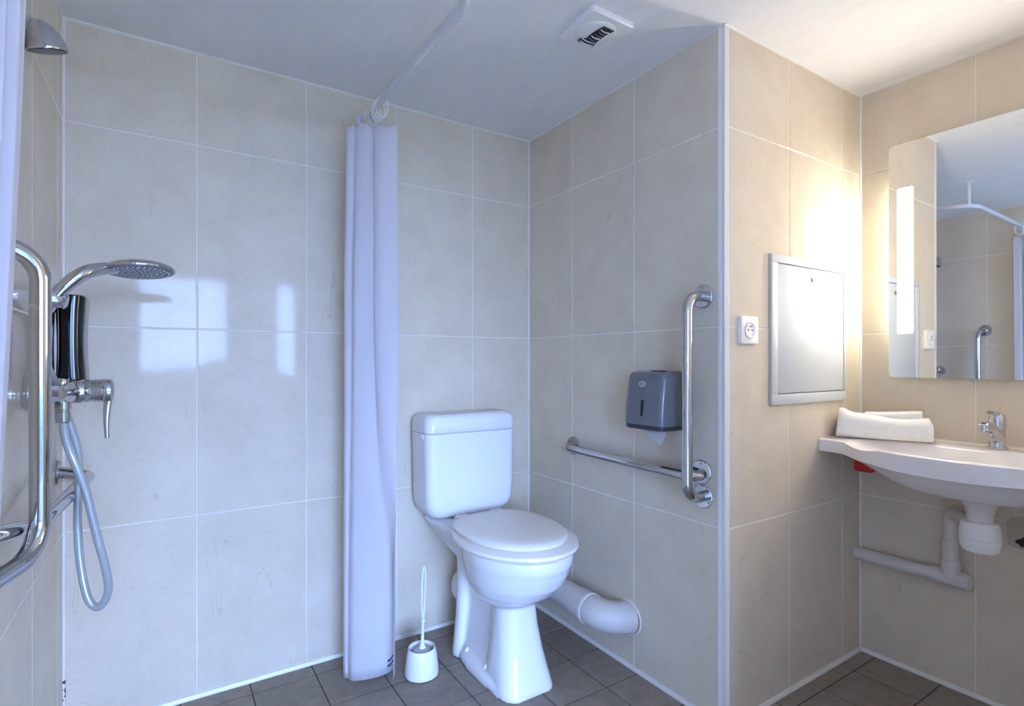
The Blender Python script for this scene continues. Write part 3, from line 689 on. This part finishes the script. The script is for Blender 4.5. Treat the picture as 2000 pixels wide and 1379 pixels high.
bmesh.ops.solidify(bm, geom=bm.faces[:], thickness=0.0006)
obj('printed_mark', bm, M['ink'], ct, smooth=0)
def curtain_ring(parent, c, ax, rad=0.030):
    ax = Vector(ax).normalized(); s = ax.cross(Vector((0, 0, 1))).normalized(); up = s.cross(ax)
    bm = new(); tube(bm, [Vector(c) + s * (rad * 0.72 * math.cos(a)) + up * (rad * 1.15 * math.sin(a)) for a in [2 * PI * k / 24 for k in range(24)]], 0.0022, n=8, closed=True); obj('curtain_ring', bm, M['pvc'], parent)
random.seed(5)
for k in range(8):
    y_ = 1.800 + 0.021 * k; c = rail_at(y_); curtain_ring(ct, (c.x, c.y, c.z - 0.025 + 0.0), (0.5 * random.uniform(-1, 1), 1, 0.25 * random.uniform(-1, 1)))
cl_ = thing('shower_curtain', 'white cloth shower curtain hanging at the very left edge of the photo', 'shower curtain', (-0.22, 1.06, 0.02), 'shower curtains')
def edge(z): 
    z_ = max(0, min(1.0, (1.72 - z) / 0.95)); return -0.178 - 0.032 * z_ ** 1.25
def leftpath(v):
    z = 1.880 - v * (1.88 - 0.03); ex = edge(z); b0 = -0.2415
    w_ = ex - b0
    P = [(b0 + .002, 0.985), (b0 + w_ * .55, 0.993), (b0 + w_ * .62, 1.002), (b0 + .004, 1.012), (b0 + .002, 1.022), (b0 + w_ * .75, 1.032), (b0 + w_ * .80, 1.042), (b0 + .004, 1.053), (b0 + .003, 1.062), (b0 + w_ * .92, 1.072), (b0 + w_ * .985, 1.084), (ex, 1.098), (ex - .004, 1.108), (b0 + .004, 1.116)]
    return catmull([(x, y, 0) for x, y in P], 6)
bm = sheet(new(), leftpath, lambda v, u: 1.880 - v * (1.88 - 0.03), 30, 0); obj('cloth', bm, M['cloth'], cl_, smooth=180)
for k in range(5):
    x_ = -0.232 + 0.009 * k; curtain_ring(cl_, (x_, 1.085, 1.928), (1, 0.3 * random.uniform(-1, 1), 0.2 * random.uniform(-1, 1)))

# ------------------------------------------------------------------ ceiling vent
v_ = thing('ceiling_vent', 'square white plastic extractor vent with dark louvres on the ceiling', 'vent', (1.094, 1.230, ZC))
VC = Vector((1.092, 1.230))
bm = new()
ring_faces(bm, [rrect(VC.x, VC.y, h_, h_, 0.008, z_, 3) for h_, z_ in ((0.081, ZC - 0.0002), (0.081, ZC - 0.011), (0.078, ZC - 0.015), (0.060, ZC - 0.0155))]); obj('plate', bm, M['pvc'], v_)
bm = new(); lathe(bm, [(0.062, 0.0), (0.0605, 0.002), (0.057, 0.0045), (0.040, 0.006), (0.001, 0.0065)], (VC.x, VC.y, ZC - 0.0152), (0, 0, -1), n=48); obj('round_cover', bm, M['pvc'], v_)
bm = new()
op = []
for k in range(9): s_ = -1 + 2 * k / 8; op.append((VC.x + 0.030 - 0.008 * (1 - s_ * s_), VC.y + 0.048 * s_))
op2 = [(x - 0.040 - (0.020 if y > VC.y + 0.03 else 0), y) for x, y in op][::-1]
zb = ZC - 0.0222
ring_faces(bm, [[Vector((x, y, zb)) for x, y in op + op2], [Vector((x, y, zb - 0.0012)) for x, y in op + op2]]); obj('louvre_opening', bm, M['dark'], v_)
for k in range(7):
    y_ = VC.y - 0.034 + 0.0125 * k; sh = 0.008 * (1 - ((y_ - VC.y) / 0.048) ** 2); x0_, x1_ = VC.x - 0.006 - sh - (0.018 if y_ > VC.y + 0.028 else 0), VC.x + 0.026 - sh
    bm = new(); rings = []
    for q in range(6):
        s_ = q / 5; x_ = x0_ + (x1_ - x0_) * s_
        rings.append([Vector((x_, y_ + dy + 0.004 * math.sin(s_ * PI), zb - 0.0013 - dz)) for dy, dz in ((-0.0014, 0), (0.0014, 0), (0.0004, 0.003), (-0.0014, 0.003))])
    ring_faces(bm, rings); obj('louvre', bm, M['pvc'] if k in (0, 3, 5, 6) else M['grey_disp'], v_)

# ------------------------------------------------------------------ paper towel dispenser
p_ = thing('paper_dispenser', 'grey plastic paper towel dispenser on the tiled wall behind upright grab bar', 'paper dispenser', (1.33, 1.21, 0.97))
def dring(dep, y0, y1, z, r=0.022): 
    x0_ = XC - 0.001; x1_ = XC - dep
    return rrect((x0_ + x1_) / 2, (y0 + y1) / 2, (x0_ - x1_) / 2, (y1 - y0) / 2, r, z, 6)
bm = new()
ring_faces(bm, [dring(0.116, 1.142, 1.304, 0.884), dring(0.120, 1.140, 1.306, 0.889), dring(0.117, 1.140, 1.305, 0.95), dring(0.108, 1.141, 1.302, 1.03), dring(0.104, 1.142, 1.301, 1.045), dring(0.097, 1.147, 1.296, 1.054), dring(0.08, 1.155, 1.288, 1.058, .02)])
cv = obj('cover', bm, M['grey_disp'], p_)
bm = new(); ring_faces(bm, [dring(0.113, 1.145, 1.301, 0.873), dring(0.118, 1.141, 1.305, 0.877), dring(0.119, 1.1405, 1.3055, 0.8895)]); obj('base_lip', bm, M['grey_side'], p_)
def fx_(z): return XC - (0.1175 - 0.0100 * (z - 0.95) / 0.08) - 0.0006
bm = new(); rings = []
for q, d in ((1.0, 0), (1.0, 0.0015), (0.8, 0.0022)):
    rings.append([Vector((fx_(1.018) - d + 0.0018 * 0 - (0.0125 * 0), 1.228 + 0.017 * q * math.cos(2 * PI * k / 28), 1.018 + 0.0105 * q * math.sin(2 * PI * k / 28))) for k in range(28)])
for r_i in rings:
    for v in r_i: v.x += (v.z - 1.018) * 0.125
ring_faces(bm, rings); bd = obj('badge', bm, M['badge'], p_)
bm = new()
pw = [(1.238, 1.013), (1.233, 1.021), (1.230, 1.015), (1.226, 1.022), (1.221, 1.016), (1.217, 1.019)]
tube(bm, [(fx_(z) - 0.0024 + (z - 1.018) * 0.0, y, z) for y, z in pw], 0.0007, n=6); obj('emblem', bm, M['grey_disp'], bd)
bm = new()
rings = [[Vector((fx_(p.y) - dd, 1.222 + p.x, p.y)) for p in rrect(0, 0.942, 0.0042, 0.026, 0.004, 0, 5)] for dd in (-0.0005, 0.0008)]
ring_faces(bm, rings); obj('sight_slot', bm, M['dark'], p_)
bm = new(); rings = [rrect(XC - 0.055, 1.21, 0.007, 0.028, 0.004, z_, 4) for z_ in (1.057, 1.0595, 1.061)]; ring_faces(bm, rings); obj('top_catch', bm, M['dark'], p_)
bm = new()
Vp = [[(XC - 0.085, 1.262, 0.876), (XC - 0.085, 1.150, 0.876)], [(XC - 0.092, 1.225, 0.857), (XC - 0.092, 1.146, 0.862)], [(XC - 0.098, 1.184, 0.836), (XC - 0.098, 1.156, 0.838)], [(XC - 0.100, 1.1665, 0.829), (XC - 0.100, 1.162, 0.829)]]
VV = [[bm.verts.new(p) for p in r] for r in Vp]
for i in range(3): bm.faces.new((VV[i][0], VV[i][1], VV[i + 1][1], VV[i + 1][0]))
bmesh.ops.solidify(bm, geom=bm.faces[:], thickness=0.0008)
tag(obj('paper_towel', bm, M['paper'], None), 'white paper towel corner hanging out under the grey dispenser', 'paper towel')

# ------------------------------------------------------------------ socket and access panel
s_o = thing('wall_socket', 'white square power socket on beige tiles left of the metal hatch', 'socket', (1.503, YC, 1.185))
SX, SZ = 1.503, 1.1855
bm = new(); rings = []
for h_, d in ((0.0440, 0.0), (0.0440, 0.009), (0.0425, 0.0112), (0.0400, 0.012)):
    rings.append([Vector((SX + p.x, YC - 0.0002 - d, SZ + p.y)) for p in rrect(0, 0, h_, h_ * 0.97, 0.004, 0, 3)])
ring_faces(bm, rings); obj('plate', bm, M['pvc'], s_o)
bm = new(); lathe(bm, [(0.0265, 0), (0.0265, 0.0025), (0.025, 0.0035), (0.0215, 0.0032), (0.020, 0.0008)], (SX, YC - 0.0122, SZ), (0, -1, 0), n=40); obj('insert_ring', bm, M['pvc'], s_o)
bm = new(); lathe(bm, [(0.0205, 0), (0.0205, 0.0006), (0.001, 0.0007)], (SX, YC - 0.0122, SZ), (0, -1, 0), n=36); obj('insert_well', bm, M['socket_grey'], s_o)
for a in (-1, 1):
    bm = new(); lathe(bm, [(0.0027, 0), (0.0027, 0.0008), (0.0005, 0.0009)], (SX + a * 0.0095, YC - 0.0128, SZ), (0, -1, 0), n=12); obj('pin_hole', bm, M['dark'], s_o)
bm = new(); lathe(bm, [(0.0024, 0), (0.0024, 0.006), (0.001, 0.008)], (SX, YC - 0.0128, SZ + 0.0115), (0, -1, 0), n=12); obj('earth_pin', bm, M['chrome'], s_o)

a_ = thing('access_hatch', 'white metal access hatch with small round lock on beige tiles', 'access panel', (1.855, YC, 1.19))
hx0, hx1, hz0, hz1 = 1.622, 2.087, 0.950, 1.434
bm = new()
def yb(d): return YC - d
box(bm, (hx0, yb(0.010), hz1 - 0.026), (hx1, yb(0.0002), hz1), 0.0015); box(bm, (hx0, yb(0.010), hz0), (hx1, yb(0.0002), hz0 + 0.034), 0.0015)
box(bm, (hx0, yb(0.010), hz0 + 0.034), (hx0 + 0.034, yb(0.0002), hz1 - 0.026), 0.0015); box(bm, (hx1 - 0.014, yb(0.010), hz0 + 0.034), (hx1, yb(0.0002), hz1 - 0.026), 0.0015)
obj('frame', bm, M['metal_panel'], a_)
bm = new(); box(bm, (hx0 + 0.0365, yb(0.0085), hz0 + 0.0365), (hx1 - 0.0165, yb(0.002), hz1 - 0.0285), 0.0015); dr = obj('hatch_door', bm, M['metal_panel'], a_)
bm = new(); lathe(bm, [(0.0085, 0), (0.0085, 0.002), (0.006, 0.003), (0.001, 0.0032)], (1.862, yb(0.0083), 1.368), (0, -1, 0), n=20); obj('lock', bm, M['lock'], dr)
bm = new(); box(bm, (hx0 + 0.034, yb(0.0012), hz0 + 0.034), (hx1 - 0.014, yb(0.0003), hz1 - 0.026)); obj('shadow_gap', bm, M['dark'], a_, smooth=0)

# ------------------------------------------------------------------ mirror with its lamps
MXF = 2.186
my0, my1, mz0, mz1 = 0.297, 0.897, 1.034, 1.856
mi = thing('mirror', 'lit wall mirror with bright vertical light strip above the washbasin', 'mirror', (XR, 0.597, 1.03))
bm = new(); ring = []
c_ = 0.016
poly = [(my0 + c_, mz0), (my1 - c_, mz0), (my1 - 0.004, mz0 + 0.004), (my1, mz0 + c_), (my1, mz1 - c_), (my1 - 0.004, mz1 - 0.004), (my1 - c_, mz1), (my0 + c_, mz1), (my0, mz1 - c_), (my0, mz0 + c_)]
TILT = 0.0120                              # the mirror hangs about one degree out of parallel with the wall
def mx_(y): return MXF - TILT * (y - 0.597)
fr = [bm.verts.new((mx_(y), y, z)) for y, z in poly]; bk = [bm.verts.new((mx_(y) + 0.005, y, z)) for y, z in poly]
bm.faces.new(fr).material_index = 0
f = bm.faces.new(bk[::-1]); f.material_index = 1
for k in range(len(poly)):
    f = bm.faces.new((fr[k], bk[k], bk[(k + 1) % len(poly)], fr[(k + 1) % len(poly)])); f.material_index = 1
obj('glass', bm, [M['mirror'], M['mirror_edge']], mi, smooth=0)
for y_ in (0.846, 0.348):
    bm = new(); rings = []
    for d in (0.0002, 0.0006):
        rings.append([Vector((mx_(y_ + p.x) - d, y_ + p.x, 1.4435 + p.y)) for p in rrect(0, 0, 0.0245, 0.2555, 0.006, 0, 4)])
    ring_faces(bm, rings); obj('light_strip', bm, M['lamp'], mi, smooth=0)
    bm = new(); tube(bm, [(MXF + 0.0165, y_, 1.19), (MXF + 0.0165, y_, 1.70)], 0.007, n=14); obj('lamp_tube', bm, M['backlight'], mi)
bm = new(); box(bm, (MXF + 0.011, 0.40, 1.10), (XR - 0.0005, 0.79, 1.79)); obj('wall_mount', bm, M['metal_panel'], mi)

# ------------------------------------------------------------------ washbasin
ba = thing('washbasin', 'white bow-fronted washbasin fixed to the beige tiled wall under mirror', 'washbasin', (2.0, 0.6, 0.824))
BZ = 0.824; BY = 0.600; HL = 0.4035
def xfront(y):
    d = abs(y - BY)
    ks = [(0, 1.772), (0.05, 1.774), (0.10, 1.783), (0.15, 1.800), (0.20, 1.826), (0.25, 1.858), (0.29, 1.886), (0.315, 1.903), (0.335, 1.912), (0.36, 1.914), (0.41, 1.915)]
    for (a, xa), (b2, xb) in zip(ks, ks[1:]):
        if d <= b2: q = (d - a) / (b2 - a); return xa + (xb - xa) * q
    return ks[-1][1]
_xf = xfront
def xfront(y): return sum(_xf(y + k * 0.008) * w_ for k, w_ in ((-3, 1), (-2, 2), (-1, 3), (0, 4), (1, 3), (2, 2), (3, 1))) / 16
def bowl_d(x, y, rx, ry, cx, dep, e=2.6):
    q = (abs((x - cx) / rx) ** e + abs((y - BY) / ry) ** e) ** (1 / e)
    if q >= 1: return 0.0
    s = 1 - q; s = min(1, s / 0.62); return dep * (s * s * (3 - 2 * s)) ** 0.8
ny, nx = 90, 44
bm = new()
ys = [BY - HL + 2 * HL * k / ny for k in range(ny + 1)]
def topz(x, y, xf):
    z = BZ - bowl_d(x, y, 0.152, 0.325, 1.948, 0.092)
    dfr = x - xf
    if dfr < 0.008: z -= 0.004 * (1 - dfr / 0.008) ** 2
    if x > 2.165: z += 0.004 * min(1, (x - 2.165) / 0.02)
    return z
def thick(y): d = abs(y - BY); return 0.044 + 0.012 * max(0, 1 - (d / 0.33) ** 2)
def botz(x, y, xf):
    return BZ - thick(y) - bowl_d(x, y, 0.172 , 0.33, 1.975, 0.074, 2.3)
tv, bv = [], []
for y in ys:
    xf = xfront(y); rowt, rowb = [], []
    for k in range(nx + 1):
        s = k / nx; s = s if s > 0.12 else s
        x = xf + (XR - 0.0005 - xf) * (s ** 1.25)
        rowt.append(bm.verts.new((x, y, topz(x, y, xf)))); x2 = xf + 0.004 + (XR - 0.0005 - xf - 0.004) * (s ** 1.25)
        rowb.append(bm.verts.new((x2, y, botz(x2, y, xf))))
    tv.append(rowt); bv.append(rowb)
for i in range(ny):
    for k in range(nx):
        bm.faces.new((tv[i][k], tv[i][k + 1], tv[i + 1][k + 1], tv[i + 1][k])); bm.faces.new((bv[i][k], bv[i + 1][k], bv[i + 1][k + 1], bv[i][k + 1]))
    bm.faces.new((tv[i][0], tv[i + 1][0], bv[i + 1][0], bv[i][0])); bm.faces.new((tv[i][nx], bv[i][nx], bv[i + 1][nx], tv[i + 1][nx]))
for i in (0, ny):
    for k in range(nx): bm.faces.new((tv[i][k], bv[i][k], bv[i][k + 1], tv[i][k + 1]))
obj('bowl', bm, M['resin'], ba, smooth=50)
# overflow ring in the far side of the bowl, drain
bm = new(); lathe(bm, [(0.016, 0), (0.017, 0.002), (0.0125, 0.0035), (0.011, 0.001)], (2.040, 0.475, 0.789), (-0.75, 0.2, 0.62), n=24); obj('overflow_ring', bm, M['chrome'], ba)
bm = new(); lathe(bm, [(0.030, 0), (0.031, 0.002), (0.024, 0.004), (0.001, 0.005)], (1.965, BY, BZ - 0.0925), n=28); obj('drain', bm, M['chrome'], ba)
# bracket feet under the deck
bm = new(); box(bm, (2.15, 0.850, 0.684), (2.2125, 0.885, 0.779), 0.004); obj('bracket', bm, M['pvc_pipe'], ba)
bm = new(); box(bm, (2.13, 0.572, 0.652), (2.2125, 0.602, 0.745), 0.004); obj('bracket', bm, M['pvc_pipe'], ba)
bm = new(); box(bm, (2.13, 0.535, 0.645), (2.2125, 0.560, 0.745), 0.004); obj('bracket', bm, M['pvc_pipe'], ba)

# tap
ta = thing('basin_tap', 'small chrome single-lever tap standing on the washbasin rim', 'tap', (2.13, 0.582, BZ))
TZ = BZ
tx_, ty_ = 2.132, 0.583
bm = new(); lathe(bm, [(0.0255, 0.0), (0.0265, 0.002), (0.026, 0.005), (0.021, 0.007)], (tx_, ty_, TZ + 0.0005), n=32); obj('base_ring', bm, M['chrome'], ta)
bm = new(); rings = []
for z_, r0, sh in ((0.005, 0.0215, 0), (0.02, 0.0205, 0), (0.045, 0.020, 0), (0.07, 0.0212, 0), (0.077, 0.0212, 0)):
    rings.append([Vector((tx_ + sh + r0 * math.cos(2 * PI * k / 32), ty_ + r0 * math.sin(2 * PI * k / 32), TZ + z_)) for k in range(32)])
ring_faces(bm, rings)
tube(bm, catmull([(tx_ - 0.003, ty_, TZ + 0.030), (tx_ - 0.022, ty_, TZ + 0.048), (tx_ - 0.050, ty_ + 0.002, TZ + 0.064), (tx_ - 0.082, ty_ + 0.004, TZ + 0.073), (tx_ - 0.094, ty_ + 0.005, TZ + 0.0725)], 5), [0.020 - 0.0065 * k / 20 for k in range(21)], n=20)
obj('body', bm, M['chrome'], ta, smooth=60)
bm = new(); lathe(bm, [(0.0125, 0), (0.0145, 0.002), (0.0145, 0.012), (0.0135, 0.013), (0.0135, 0.015), (0.0145, 0.016), (0.0145, 0.022), (0.011, 0.024)], (tx_ - 0.093, ty_ + 0.005, TZ + 0.082), (0, 0, -1), n=24); obj('spout_nozzle', bm, M['chrome'], ta)
bm = new(); rings = []
for z_, r0, sh in ((0.0785, 0.0210, 0), (0.090, 0.0215, 0.0), (0.100, 0.0195, -0.001), (0.108, 0.0150, -0.003), (0.1125, 0.008, -0.006), (0.1135, 0.001, -0.007)):
    rings.append([Vector((tx_ + sh + r0 * math.cos(2 * PI * k / 32), ty_ + r0 * math.sin(2 * PI * k / 32), TZ + z_)) for k in range(32)])
ring_faces(bm, rings)
rings = []
for q in range(7):
    s_ = q / 6; x_ = tx_ - 0.004 - 0.056 * s_; zz = TZ + 0.106 + 0.008 * s_
    rings.append([Vector((x_, ty_ + p.x, zz + p.y)) for p in rrect(0, 0, 0.012 - 0.004 * s_, 0.0045 - 0.0015 * s_, 0.003, 0, 3)])
ring_faces(bm, rings); obj('lever', bm, M['chrome'], ta, smooth=60)

# towel, folded in three, its raised corner against the alcove wall
def towel():
    bm = new()
    A = Vector((1.955, 0.962, 0)); B = Vector((2.060, 0.718, 0)); ax = (B - A); Ln = ax.length; ax.normalize(); px = Vector((-ax.y, ax.x, 0)); 
    if px.x < 0: px = -px
    D = 0.125; rings = []
    N_ = 26
    for i in range(N_ + 1):
        s = i / N_; endr = min(1, min(s, 1 - s) / 0.05); rr = math.sqrt(max(0, 1 - (1 - endr) ** 2)) if s > 0.5 else 0.55 + 0.45 * endr
        H = (0.086 + 0.006 * math.sin(s * 7) - 0.006 * s)
        H = H * (0.72 + 0.28 * rr); d0 = 0.008 * (1 - rr)
        prof = []
        for k in range(28):
            a = 2 * PI * k / 28; c, sn = math.cos(a), math.sin(a); e = 2.7
            u = 0.5 + 0.5 * math.copysign(abs(c) ** (2 / e), c); h = 0.5 + 0.5 * math.copysign(abs(sn) ** (2 / e), sn)
            u = d0 / D + u * (1 - 2 * d0 / D)
            lift = 0.034 * max(0, 1 - s / 0.2) ** 1.3 * h * max(0, 1 - abs(u - 0.25) / 0.75)
            slump = 0.012 * max(0, 1 - s / 0.12) * (h - 0.5)
            z = BZ + 0.0012 + h * H * (1 - 0.10 * u) + lift
            p = A + ax * (s * Ln + slump) + px * (u * D - 0.010 * (1 - h) * 0)
            prof.append(Vector((p.x, p.y, z)))
        rings.append(prof)
    ring_faces(bm, rings)
    return bm, A, ax, px, Ln
bm, A_, ax_, px_, Ln_ = towel()
tw = thing('hand_towel', 'folded white terry towel lying on the left end of washbasin', 'towel', (2.05, 0.84, BZ))
obj('folded_body', bm, M['towel'], tw, smooth=180)
bm = new(); rings = []          # the inner fold that peeps out on top, far side
for i in range(13):
    s = 0.30 + 0.60 * i / 12; hh_ = 0.010 + 0.010 * max(0, (s - 0.45) / 0.45); w2 = 0.046
    c = A_ + ax_ * (s * Ln_) + px_ * 0.088
    rings.append([Vector((c.x + px_.x * p.x, c.y + px_.y * p.x, BZ + 0.074 + p.y)) for p in rrect(0, hh_ / 2, w2 * (0.6 if i in (0, 12) else 1), hh_ / 2 + 0.004, 0.008, 0, 4)])
ring_faces(bm, rings); obj('inner_fold', bm, M['towel'], tw, smooth=60)

# red plastic piece tucked under the deck
bm = new(); box(bm, (2.035, 0.888, 0.706), (2.085, 0.948, 0.766), 0.008, 3)
tag(obj('red_clip', bm, M['red'], None), 'small red plastic piece under the left end of the washbasin', 'fitting')

# trap and waste pipe
tr_ = thing('bottle_trap', 'white plastic bottle trap hanging under the washbasin', 'trap', (1.985, 0.582, 0.6))
TX_, TY_ = 1.985, 0.582
bm = new(); lathe(bm, [(0.034, 0.705), (0.040, 0.690), (0.041, 0.676), (0.036, 0.669), (0.034, 0.655), (0.031, 0.647), (0.031, 0.632), (0.036, 0.628)], (TX_, TY_, 0), n=36); obj('collar_nut', bm, M['pvc_pipe'], tr_)
bm = new(); lathe(bm, [(0.036, 0.6285), (0.042, 0.626), (0.045, 0.618), (0.0470, 0.603), (0.0482, 0.584), (0.0475, 0.581)], (TX_, TY_, 0), n=40); obj('trap_body', bm, M['pvc'], tr_)
bm = new(); lathe(bm, [(0.0470, 0.5805), (0.0482, 0.578), (0.0465, 0.560), (0.0415, 0.545), (0.036, 0.541), (0.001, 0.540)], (TX_, TY_, 0), n=40); obj('cup', bm, M['pvc'], tr_)
bm = new(); tube(bm, fillet([(TX_ + 0.030, TY_ + 0.02, 0.606), (2.176, 0.712, 0.598), (2.176, 0.714, 0.43)], 0.04, 10), 0.0205, n=22); obj('outlet_pipe', bm, M['pvc_pipe'], tr_)
bm = new(); lathe(bm, [(0.021, 0), (0.027, 0.002), (0.027, 0.020), (0.021, 0.022)], (TX_ + 0.040, TY_ + 0.027, 0.606), (0.83, 0.56, 0), n=24); obj('outlet_nut', bm, M['pvc_pipe'], tr_)
bm = new(); lathe(bm, [(0.0205, 0), (0.0225, 0.001), (0.0225, 0.075), (0.0205, 0.076)], (2.176, 0.714, 0.43), n=24); obj('pipe_sleeve', bm, M['pvc_pipe'], tr_)
dp = thing('drain_pipe', 'pale grey drain pipe with tee, low along the wall under washbasin', 'pipe', (2.18, 0.85, 0.37))
bm = new(); tube(bm, [(2.180, YC + 0.004, 0.374), (2.180, 0.770, 0.377)], 0.0215, n=24); obj('straight_pipe', bm, M['pvc_pipe'], dp)
bm = new(); tube(bm, [(2.180, 0.772, 0.377), (2.180, 0.672, 0.3785)], 0.0255, n=26); lathe(bm, [(0.0255, 0), (0.0265, 0.03), (0.0265, 0.060), (0.022, 0.061)], (2.178, 0.714, 0.378), n=26); obj('tee', bm, M['pvc_pipe'], dp)
bm = new(); lathe(bm, [(0.023, 0), (0.0245, 0.001), (0.0245, 0.010), (0.021, 0.012)], (2.180, 0.674, 0.3785), (0, -1, 0), n=26); obj('end_cap', bm, M['pvc_pipe'], dp)

# broken tile patch at the right edge: pale filler plate round a dark hole
pa = thing('wall_patch', 'rough pale filler patch round a broken dark hole under the washbasin', 'wall hole', (XR, 0.53, 0.56))
random.seed(11)
bm = new(); n_ = 26; rings = []
def rag(ry, rz, j, dx): return [Vector((XR - dx, 0.532 + (ry * math.copysign(abs(math.cos(a)) ** 0.5, math.cos(a))) * (1 + random.uniform(-j, j)), 0.562 + rz * math.copysign(abs(math.sin(a)) ** 0.5, math.sin(a)) * (1 + random.uniform(-j, j)))) for a in [2 * PI * k / n_ for k in range(n_)]]
outer = rag(0.050, 0.050, 0.05, 0.0003); o2 = [v + Vector((-0.004, 0, 0)) for v in outer]
hole = [Vector((XR - 0.0043, 0.534 + 0.026 * math.cos(a) * random.uniform(0.75, 1.1), 0.535 + 0.018 * math.sin(a) * random.uniform(0.7, 1.2))) for a in [2 * PI * k / n_ for k in range(n_)]]
h2 = [Vector((XR - 0.0008, v.y, v.z)) for v in hole]
ring_faces(bm, [outer, o2, hole, h2], caps=(False, False)); obj('filler', bm, M['filler'], pa, smooth=0)
bm = new(); ring_faces(bm, [[v + Vector((-0.0002, 0, 0)) for v in h2], [v + Vector((-0.0006, 0, 0)) for v in h2]]); obj('hole', bm, M['dark'], pa, smooth=0)
bm = new(); box(bm, (XR - 0.004, 0.520, 0.528), (XR - 0.0015, 0.536, 0.535), 0.001); obj('brick_chip', bm, M['brick'], pa, smooth=0)

# ------------------------------------------------------------------ hedge far outside the window (its top shows in the tile reflections)
random.seed(21)
bm = new()
for k in range(60):
    x_ = -22 + 0.75 * k + random.uniform(-.2, .2); y_ = -24 + random.uniform(-.8, .8); r0 = random.uniform(1.7, 2.3)
    r = bmesh.ops.create_icosphere(bm, subdivisions=2, radius=r0, matrix=Matrix.Translation((x_, y_, -1.6 + random.uniform(-0.1, 0.35))) @ Matrix.Diagonal((0.7, 0.7, 1.25, 1)))
    for v in r['verts']: v.co += Vector((random.uniform(-.1, .1), random.uniform(-.1, .1), random.uniform(-.12, .12)))
hg = obj('hedge', bm, M['leaf'], None, smooth=0); hg['kind'] = 'stuff'; tag(hg, 'long dark hedge beyond the window of the next room', 'hedge')
